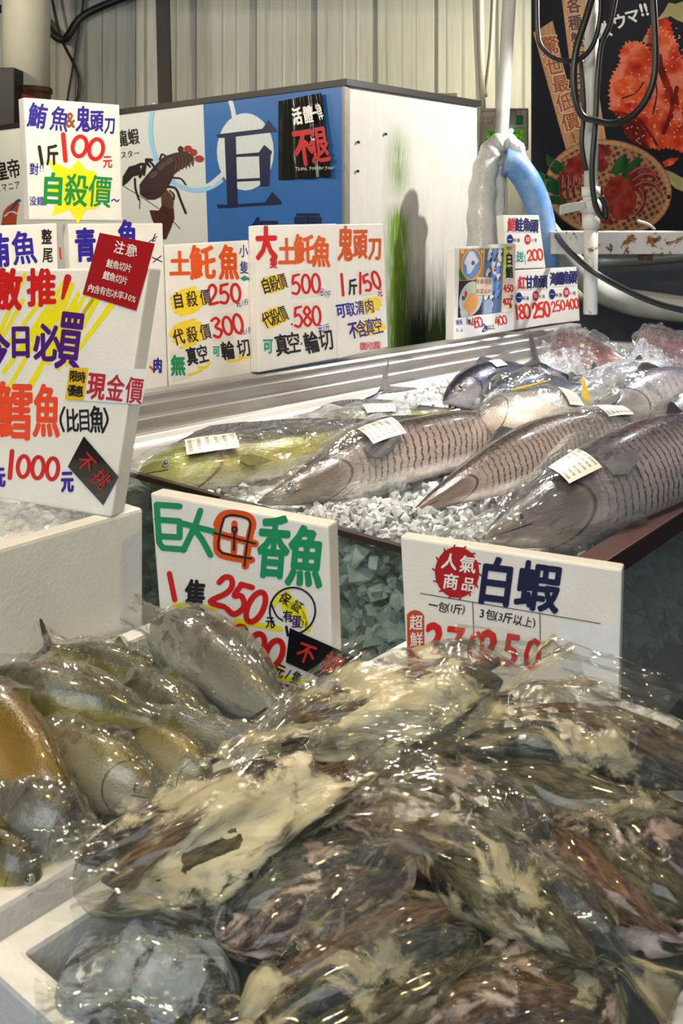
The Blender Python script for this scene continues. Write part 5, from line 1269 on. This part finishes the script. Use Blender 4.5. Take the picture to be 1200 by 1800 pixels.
# ================================================================ pipes, poster and control box behind
def white_paint(name, rust=.62, base=(214,216,212)):
    t = NT(name); v = t.coord(); n1 = t.noise(v, 9, 7, .7, .6); n2 = t.noise(v, 40, 4)
    c = t.mix(n2, tuple(x*.86 for x in lin(base)), lin(base))
    c = t.mix(t.ramp(n1, [(rust, 0.0), (rust+.03, 1.0)]), c, t.ramp(n2, [(.35, lin((84,44,16))), (.65, lin((166,104,40)))]))
    return t.done(t.bsdf(c, .45, 0, t.bump(n1, .2, .004)))
M_WP = white_paint('chipped_white_paint', .66); M_WPR = white_paint('rusting_white_paint', .55)
M_PVC = plain('grey_white_pvc', (206,208,200), .35, vary=.12, vscale=10)
# vertical pipe with tap
VD = 3.95
def pv(x, y, d=VD): return P(x, y, d)
o = thing('tap_pipe', at_z(pv(1040,550), pv(1040,550).z), 'white vertical water pipe with lever tap and rusty lower end', 'pipe')
X = pv(1040,300).x
MB().tube([(X,VD,pv(0,-60).z),(X-.004,VD,pv(0,340).z)], .026, 18, sub=1).build('upper_pipe', white_paint('speckled_white_pipe', .74), o, True)
mb = MB().tube([(X-.004,VD,pv(0,328).z),(X-.004,VD,pv(0,346).z)], .036, 18, sub=1).tube([(X-.004,VD,pv(0,346).z),(X-.004,VD,pv(0,352).z)], .031, 18, sub=1)
mb.tube([(X-.004,VD,pv(0,352).z),(X-.004,VD,pv(0,374).z)], .041, 18, sub=1).tube([(X-.004,VD,pv(0,374).z),(X-.004,VD,pv(0,402).z)], .034, 18, sub=1)
mb.build('valve_body', M_PVC, o, True)
MB().tube([(X-.004,VD-.03,pv(0,360).z),(X-.004,VD-.075,pv(0,360).z)], .014, 10, sub=1).build('valve_stem', M_PVC, o, True)
a = pv(1030,360,VD-.07); b = pv(983,366,VD-.07)
MB().hexa([a+Vector((0,-.008,-.016)), b+Vector((0,-.008,-.026)), b+Vector((0,.008,-.026)), a+Vector((0,.008,-.016))], [a+Vector((0,-.008,.016)), b+Vector((0,-.008,.012)), b+Vector((0,.008,.012)), a+Vector((0,.008,.016))]).build('tap_lever', plain('worn_grey_plastic', (170,176,176), .5, vary=.2, vscale=30), o, bevel=.006)
MB().tube([(X-.004,VD,pv(0,402).z),(X-.006,VD,pv(0,552).z)], .027, 18, sub=1).build('lower_pipe', M_WPR, o, True)
MB().tube([(X-.03,VD-.01,pv(0,118).z),(X+.03,VD-.01,pv(0,116).z)], .004, 6, sub=1).build('wire_tie', M_PVC, o)
# rusty white beam
bz0, bz1 = P(0,447,4.25).z, P(0,407,4.25).z
bm_ = thing('steel_beam', (1.6,4.25,bz0), 'rusty white painted steel beam behind the tap pipe', 'beam')
MB().box((P(968,400,4.25).x,4.25,bz0),(2.6,4.37,bz1)).build('beam_body', M_WPR, bm_, bevel=.004)
MB().box((P(1128,447,4.25).x,4.27,bz0-.028),(P(1150,447,4.25).x,4.31,bz0)).build('bolt_bracket', M_RUST, bm_)
# slanted white pipe at the wall
def tube_thing(name, label, cat, pts, r, mat, group=None, n=14, sub=6):
    o = MB().tube(pts, r, n, sub=sub).build(name, mat, smooth=True, origin=pts[0]); return tag(o, label, cat, group)
tube_thing('water_pipe', 'white speckled pipe running up the wall above the wrapped hose', 'pipe', [P(880,262,5.0),P(888,120,5.0),P(897,-40,5.0)], .033, white_paint('speckled_pipe_paint', .70))
tube_thing('conduit', 'thin cream conduit left of the white speckled pipe', 'pipe', [P(851,260,5.6),P(845,150,5.6),P(842,-30,5.6)], .022, plain('cream_conduit', (196,194,176), .5), 'cables up the wall')
tube_thing('conduit', 'thin grey cable crossing between the cream conduit and speckled pipe', 'cable', [P(852,170,5.7),P(862,90,5.7),P(868,-30,5.7)], .014, plain('grey_cable', (140,140,126), .5), 'cables up the wall')
tube_thing('conduit', 'slack pale cord by the tank corner below the cream conduit', 'cable', [P(836,275,5.3),P(842,200,5.3),P(838,120,5.3),P(832,-30,5.3)], .010, plain('pale_cord', (190,188,168), .5), 'cables up the wall')
# wrapped arch hose and blue hose
t = NT('wrapped_white_tape'); uv = t.coord('UV'); s_ = t.sep(uv)
wv = t.math('FRACT', t.math('ADD', t.math('MULTIPLY', s_[0], 26), t.math('MULTIPLY', t.noise(uv, 6, 3), 1.6)))
M_TAPE = t.done(t.bsdf(t.mix(t.noise(t.coord(), 14, 4), lin((196,199,196)), lin((236,238,236))), .35, 0, t.bump(t.math('ADD', wv, t.noise(t.mapping(uv, (30,6,1)), 2, 3)), .55, .012), Coat_Weight=.4))
HD = 4.35
o = thing('wrapped_hose', P(850,560,HD), 'thick arched hose wrapped in white plastic tape', 'hose')
MB().tube([P(x,y,HD) for x, y in ((840,600),(846,440),(846,360),(852,300),(866,262),(886,250),(904,262),(912,290))], lambda t: .072-.03*min(1,t*1.5)+.004*math.sin(t*60), 20).build('taped_arch', M_TAPE, o, True)
MB().tube([P(x,y,HD+.05) for x, y in ((870,600),(872,420),(872,340),(876,290))], .04, 16).build('inner_leg', M_TAPE, o, True)
MB().tube([P(902,268,HD+.02),P(892,278,HD+.04),P(884,300,HD+.07)], .032, 16).build('grey_elbow', M_PVC, o, True)
t = NT('blue_hose'); f = t.noise(t.coord(), 12, 5, .6)
M_BLUE = t.done(t.bsdf(t.mix(t.ramp(f, [(.4,0.0),(.75,1.0)]), lin((96,148,214)), lin((164,192,226))), .42, 0, t.bump(f, .15, .004)))
tube_thing('blue_hose', 'thick pale blue hose bending down behind the small far boards', 'hose', [P(x,y,HD-.02) for x, y in ((886,284),(904,290),(926,318),(944,360),(954,410),(957,470),(957,540))], .058, M_BLUE, n=20)
tube_thing('drain_pipe', 'white curved drain pipe passing behind the tap pipe under the beam', 'pipe', [P(x,y,4.6) for x, y in ((940,380),(975,425),(1010,468),(1045,505),(1090,528),(1140,540),(1215,548))], .055, M_PVC, n=18)
tube_thing('drain_pipe', 'straight cream drain pipe below the curved one, right edge', 'pipe', [P(x,y,4.75) for x, y in ((1010,520),(1080,520),(1230,540))], .04, plain('cream_pvc', (196,190,164), .4), n=16)
tube_thing('drain_pipe', 'thin grey pipe directly under the rusty beam', 'pipe', [P(x,y,4.8) for x, y in ((1050,462),(1120,460),(1230,450))], .022, plain('grey_pvc', (120,124,122), .4), n=12)
tube_thing('black_cable', 'long black cable sagging from the boards to the right edge under the beam', 'cable', [P(x,y,d) for x, y, d in ((946,360,4.75),(966,392,4.5),(990,430,4.1),(1035,472,3.85),(1100,510,3.85),(1160,535,3.9),(1230,552,3.9))], .012, M_CABLE, 'black cables and hoses')
# grey back panel below the beam
bp = MB().box((1.0,5.0,0),(3.2,5.05,1.25)).build('back_panel', plain('blue_grey_panel', (96,102,108), .5, vary=.15), origin=(2,5.0,0)); tag(bp, 'blue grey panel behind the drain pipes under the beam', 'panel')
# control box
CD = 5.35
cb = thing('control_box', at_z(P(885,260,CD), P(885,262,CD).z), 'beige control box with green switch and green display', 'control box')
a, b = P(820,264,CD), P(929,190,CD)
MB().box((a.x,CD,a.z),(b.x,CD+.16,b.z)).build('box_body', plain('beige_metal', (164,160,140), .5, vary=.12), cb, bevel=.006)
cp = Plane2((Vector((0,-1,0)), Vector((0,CD,0))))
cp.ring(875, 226, 49, 32, 1.4, (60,50,120), 1); cp.d = {}
cp.line([(836,196),(926,193),(926,256),(836,258),(836,196)], 1.4, (70,60,130), 1, 1)
cp.line([(897,226),(920,224),(920,248),(890,250)], 1.2, (60,70,130), 1, 1)
cp.text('電源', 906, 198, 914, 198, 6, (150,40,40), 5, 0, 1, 0); cp.text('自動控制', 850, 208, 872, 207, 7, (150,90,80), 6, 0, 1, 0); cp.text('水溫顯示', 850, 216, 872, 215, 7, (150,90,80), 6, 0, 1, 0)
cp.build('lettering', cb)
a, b = P(904,219,CD), P(918,203,CD); MB().box((a.x,CD-.015,a.z),(b.x,CD,b.z)).build('rocker_switch', plain('green_switch', (16,104,72), .25), cb, bevel=.004)
t = NT('green_display'); em = t.n('ShaderNodeEmission'); f = t.noise(t.coord(), 40, 3); t.put(em.inputs[0], t.ramp(f, [(.4, lin((40,90,20))), (.7, lin((110,190,40)))])); em.inputs[1].default_value = .75
M_DISP = t.done(em.outputs[0])
for x0, x1, y0, y1 in ((892,920,228,247),(855,874,230,243)):
    a, b = P(x0,y1,CD), P(x1,y0,CD); MB().box((a.x,CD-.006,a.z),(b.x,CD-.001,b.z)).build('display', M_DISP, cb)
t = NT('green_led'); em = t.n('ShaderNodeEmission'); em.inputs[0].default_value = (.2,1,.35,1); em.inputs[1].default_value = 6; M_GLED = t.done(em.outputs[0])
c = P(898,230,CD-.008); MB().tube([c, c+Vector((0,-.008,0))], .012, 12, sub=1).build('indicator_light', M_GLED, cb)
# hanging cables on the right
for pts, r, d, lab in [
    ([(1048,-30),(1030,30),(1012,90),(1008,150),(1020,200),(1048,212),(1080,216),(1115,200),(1142,160),(1152,100),(1146,-30)], .013, 3.8, 'thick black hose in a wide hanging loop before the crab poster'),
    ([(943,-30),(945,60),(958,90),(985,106),(1020,103),(1045,72),(1055,20),(1054,-30)], .009, 3.82, 'shorter black cable loop crossing the wooden strips of the poster'),
    ([(1086,-30),(1072,40),(1056,80),(1050,140),(1046,220),(1040,300),(1046,360),(1062,385),(1064,365),(1056,345)], .011, 3.84, 'grey cable taped along the tap pipe, looped at its lower end'),
    ([(1020,100),(1026,190),(1022,250),(1030,300)], .010, 3.88, 'black cable running down just left of the tap pipe')]:
    tube_thing('black_cable', lab, 'cable', [P(x,y,d) for x, y in pts], r, M_CABLE, 'black cables and hoses', 10)
tube_thing('pale_wire', 'short pale wire end sticking out above the rusty beam', 'wire', [P(1120,388,4.2),P(1138,394,4.2),P(1150,403,4.22)], .006, M_PVC, n=8)

# ---------------------------------------------------------------- crab poster
PD = 5.15
ps = thing('crab_poster', P(1100,404,PD), 'large black seafood poster with orange crab and a basket of red crabs', 'poster')
a, b = P(935,408,PD), P(1330,-90,PD)
MB().box((a.x,PD,a.z),(b.x,PD+.03,b.z)).build('poster_board', plain('black_poster', (26,27,36), .6, vary=.15, Specular_IOR_Level=.2), ps)
pp = Plane2((Vector((0,-1,0)), Vector((0,PD,0))))
zz = lambda x, y: (930+x*.2333, y*.2333)
def tone(name, cols, scale, stretch=(1,1,1), bump=0, voro=False):
    t = NT(name); v = t.mapping(t.coord(), stretch); n = t.noise(v, scale, 6, .62, .4)
    if voro: n = t.math('ADD', t.math('MULTIPLY', n, .75), t.math('MULTIPLY', t.voronoi(v, scale*1.4), .4))
    st = [(.3+.4*i/(len(cols)-1), lin(c)) for i, c in enumerate(cols)]
    return t.done(t.bsdf(t.ramp(n, st), .6, Specular_IOR_Level=.2))
WOODC, CRABC, CRABL, CRABD, REDC, REDD, LEAF, GOLD, SKIN = 'wood','crab','crabl','crabd','red','redd','leaf','gold','weave'
PM = {WOODC: tone('printed_wood', [(184,134,94),(206,156,114),(218,172,130)], 6, (8,1,.8)), CRABC: tone('printed_crab', [(112,20,12),(178,44,26),(214,70,32),(232,124,96)], 9, (1,1,1), 0, True), CRABL: tone('printed_crab_light', [(206,60,30),(228,96,44),(238,136,88)], 14), CRABD: tone('printed_crab_dark', [(60,12,10),(110,24,16),(160,44,24)], 12),
 REDC: tone('printed_red_crab', [(90,20,16),(126,34,26),(156,58,42)], 16, (1,1,1), 0, True), REDD: tone('printed_dark_red', [(84,20,22),(130,44,40),(168,84,74)], 18), LEAF: tone('printed_leaf', [(12,54,32),(24,84,46),(44,110,60)], 6, (3,1,.7)), GOLD: tone('printed_gold_brush', [(150,142,92),(184,176,126)], 12)}
t = NT('printed_weave'); v = t.mapping(t.coord(), (1,1,1), (0,.5,0)); wv = t.n('ShaderNodeTexVoronoi'); t.put(wv.inputs[0], v); wv.inputs['Scale'].default_value = 34; wv.inputs['Randomness'].default_value = .25
PM[SKIN] = t.done(t.bsdf(t.ramp(wv.outputs['Distance'], [(.25, lin((70,40,22))), (.36, lin((150,98,62))), (.6, lin((186,134,92)))]), .4))
pl_ = lambda L, c, k: pp.poly([zz(*q) for q in L], c, k)
pl_([(30,245),(62,225),(70,240),(90,210),(175,155),(392,1060),(282,1150)], WOODC, 1)
pl_([(238,-60),(410,-60),(578,1070),(420,1080),(345,800)], WOODC, 1); pl_([(420,860),(525,740),(585,1090),(440,1100)], WOODC, 2)
OR_ = (168,84,34)
for ch, x, y, sc in (('驚',150,340,150),('世',190,500,140),('最',235,630,140),('低',265,770,140),('價',310,915,145)):
    X_, Y_ = zz(x, y); pp.text(ch, X_, Y_, X_, Y_, sc*.2333*1.05, (238,208,176), sc*.2333, .075, 2, rot=-14+28*0); pp.text(ch, X_, Y_, X_, Y_, sc*.2333, OR_, sc*.2333*.95, .03, 3, rot=-14)
X_, Y_ = zz(335,1040); pp.text('!!', X_, Y_, X_, Y_, 24, OR_, 26, .05, 3, rot=-14)
for ch, x, y in (('各',335,40),('種',345,170),('蟹',365,300),('類',385,440),('肉',395,590),('質',405,720)):
    X_, Y_ = zz(x, y); pp.text(ch, X_, Y_, X_, Y_, 30, (250,214,180), 28, .07, 2, rot=-6); pp.text(ch, X_, Y_, X_, Y_, 29, (92,52,34), 26, .045, 3, rot=-6)
W_ = (228,228,228)
for ch, x, y, h in (('激',555,225,30),('ウ',680,160,28),('マ',775,120,28),('!',845,75,30),('!',880,70,30)):
    X_, Y_ = zz(x, y); pp.text(ch, X_, Y_, X_, Y_, h, W_, h*.95, .05, 3, rot=-14)
pl_([(960,150),(1010,90),(1050,20),(1100,30),(1157,10),(1300,-40),(1300,120),(1157,170),(1110,150),(1060,120),(1010,150)], GOLD, 1); pl_([(850,310),(900,220),(930,230),(930,300),(880,330)], GOLD, 1)
pl_([(1000,1270),(1080,1300),(1300,1420),(1300,1500),(1100,1420),(1040,1360)], GOLD, 1)
def spiky(L, c, k, sp_=14, seed=1, n=3):
    R = random.Random(seed); out = []
    for i in range(len(L)):
        (x0,y0), (x1,y1) = L[i], L[(i+1)%len(L)]; ln = math.hypot(x1-x0,y1-y0); m = max(1, int(ln/28))
        for j in range(m):
            t = j/m; nx, ny = (y1-y0)/ln, -(x1-x0)/ln; x, y = x0+(x1-x0)*t, y0+(y1-y0)*t
            out.append((x,y)); s_ = sp_*R.uniform(.5,1.6); out.append((x+(x1-x0)*.5/m+nx*s_, y+(y1-y0)*.5/m+ny*s_))
    pl_(out, c, k)
spiky([(955,170),(1000,140),(1050,160),(1075,260),(1120,380),(1157,470),(1250,640),(1250,900),(1150,900),(1100,700),(1060,600),(1010,480),(950,360),(900,340),(900,240)], CRABC, 2, 18, 1)
spiky([(720,340),(800,310),(880,350),(960,460),(1040,600),(1080,760),(1070,900),(1000,1010),(900,1000),(820,900),(700,870),(620,830),(610,700),(620,590),(690,480),(690,400)], CRABC, 3, 18, 2)
spiky([(1040,760),(1100,640),(1200,600),(1320,560),(1320,1180),(1157,1150),(1060,1100),(1010,1000)], CRABC, 3, 16, 3)
spiky([(700,870),(820,900),(900,1010),(960,1090),(900,1120),(800,1080),(720,1000)], CRABD, 2, 16, 4)
spiky([(870,1000),(1000,980),(1060,1100),(960,1120),(900,1100)], CRABC, 3, 14, 5)
pl_([(1000,1220),(1060,1190),(1130,1190),(1080,1240),(1020,1262)], CRABC, 2)
for L_, w_ in (([(985,420),(1000,520),(1050,640),(1075,760),(1070,880)],7),([(905,330),(950,380),(990,460)],5),([(625,840),(720,860),(830,905),(910,1010),(960,1090)],5),([(1010,1000),(1050,900),(1090,760),(1110,660)],7),([(860,620),(800,700),(700,740)],3),([(940,560),(960,700),(930,860)],3),([(1180,660),(1160,860),(1200,1000)],4)): pp.line([zz(*q) for q in L_], w_, CRABD, 5)
R = random.Random(4)
for L, c in (([(640,620),(760,560),(880,640),(860,760),(720,780)],CRABL),([(800,760),(900,720),(960,860),(900,900)],CRABL),([(960,220),(1030,200),(1060,330),(1000,340)],CRABL),([(1120,700),(1240,640),(1260,800),(1140,860)],CRABL),([(980,430),(1000,520),(1060,680),(1030,700),(970,540)],CRABD),([(820,940),(880,1000),(860,1040),(810,1000)],CRABD)): pl_(L, c, 4)
for i in range(150):
    x, y = R.uniform(610,1150), R.uniform(200,1100)
    if x < 900-(y-300)*.55 or (y < 480 and x < 930 and y < 330) or (x > 700 and x < 760 and y > 980): continue
    if y > 980 and x < 780: continue
    a = R.uniform(-1,1)*1.2+1.2; l = R.uniform(10,26)
    pp.line([zz(x,y), zz(x-l*math.cos(a)*.8, y+l*math.sin(a)*.6)], lambda t: 1.7*(1-t)+.3, (246,196,170), 5, 1)
# basket with crabs
cx, cy = zz(595,1420)
pp.ell(cx, cy, 110, 84, SKIN, 2, 8, 44); pp.ring(cx, cy, 107, 81, 8, (204,152,106), 3, 0, 360, 8); pp.ring(cx, cy, 111, 85, 2, (150,96,58), 4, 0, 360, 8)
for i in range(60):
    a = 2*math.pi*i/60; r_ = math.radians(8); f = lambda k: (cx+(103+k)*math.cos(a)*math.cos(r_)-(77+k)*math.sin(a)*math.sin(r_), cy+(103+k)*math.cos(a)*math.sin(r_)+(77+k)*math.sin(a)*math.cos(r_))
    pp.line([f(0), f(8)], .8, (150,96,58), 4, 1)
pl_([(30,1270),(140,1320),(235,1370),(225,1480),(130,1440),(60,1360)], LEAF, 4); pl_([(128,1160),(200,1200),(280,1255),(230,1320),(170,1300),(130,1230)], LEAF, 4); pl_([(100,1470),(230,1480),(290,1500),(250,1540),(120,1535)], LEAF, 4)
pl_([(610,1300),(650,1210),(720,1155),(750,1225),(720,1290),(650,1320)], LEAF, 5); pl_([(690,1320),(740,1240),(830,1170),(840,1240),(800,1300),(740,1370)], LEAF, 5)
pl_([(255,1290),(300,1200),(380,1160),(440,1180),(440,1310),(340,1310),(260,1310)], REDC, 5)
for i, (x, y, l) in enumerate(((245,1310,215),(290,1320,200),(330,1320,170),(375,1330,120))): pp.line([zz(x,y), zz(x-6+i*3,y+l*.5), zz(x-4+i*6,y+l)], lambda t: 8.5*(1-t)+2.0, REDD, 5); pp.line([zz(x+8,y+10), zz(x+2,y+l*.5)], 1.5, (206,120,100), 6)
pl_([(500,1080),(560,1090),(625,1130),(610,1175),(560,1180),(600,1230),(570,1290),(510,1290)], REDD, 5)
pl_([(560,1440),(600,1350),(680,1315),(770,1380),(810,1480),(800,1560),(740,1650),(660,1660),(600,1600),(550,1530)], REDC, 6)
pl_([(480,1400),(550,1400),(560,1500),(600,1600),(640,1690),(560,1690),(490,1580)], REDD, 5); pl_([(370,1500),(430,1480),(430,1700),(390,1700)], REDD, 5)
for pts in (([(760,1320),(820,1280),(900,1270),(960,1330)]),([(780,1370),(860,1320),(940,1330),(980,1400)]),([(800,1410),(870,1380),(950,1400),(995,1460)]),([(830,1430),(860,1470),(850,1560),(800,1620)])): pp.line([zz(*q) for q in pts], lambda t: 11*(1-t)+3.5, REDD, 6); pp.line([zz(q[0]-4,q[1]-10) for q in pts], 1.4, (206,120,104), 7)
pp.build('poster_print', ps, PM)
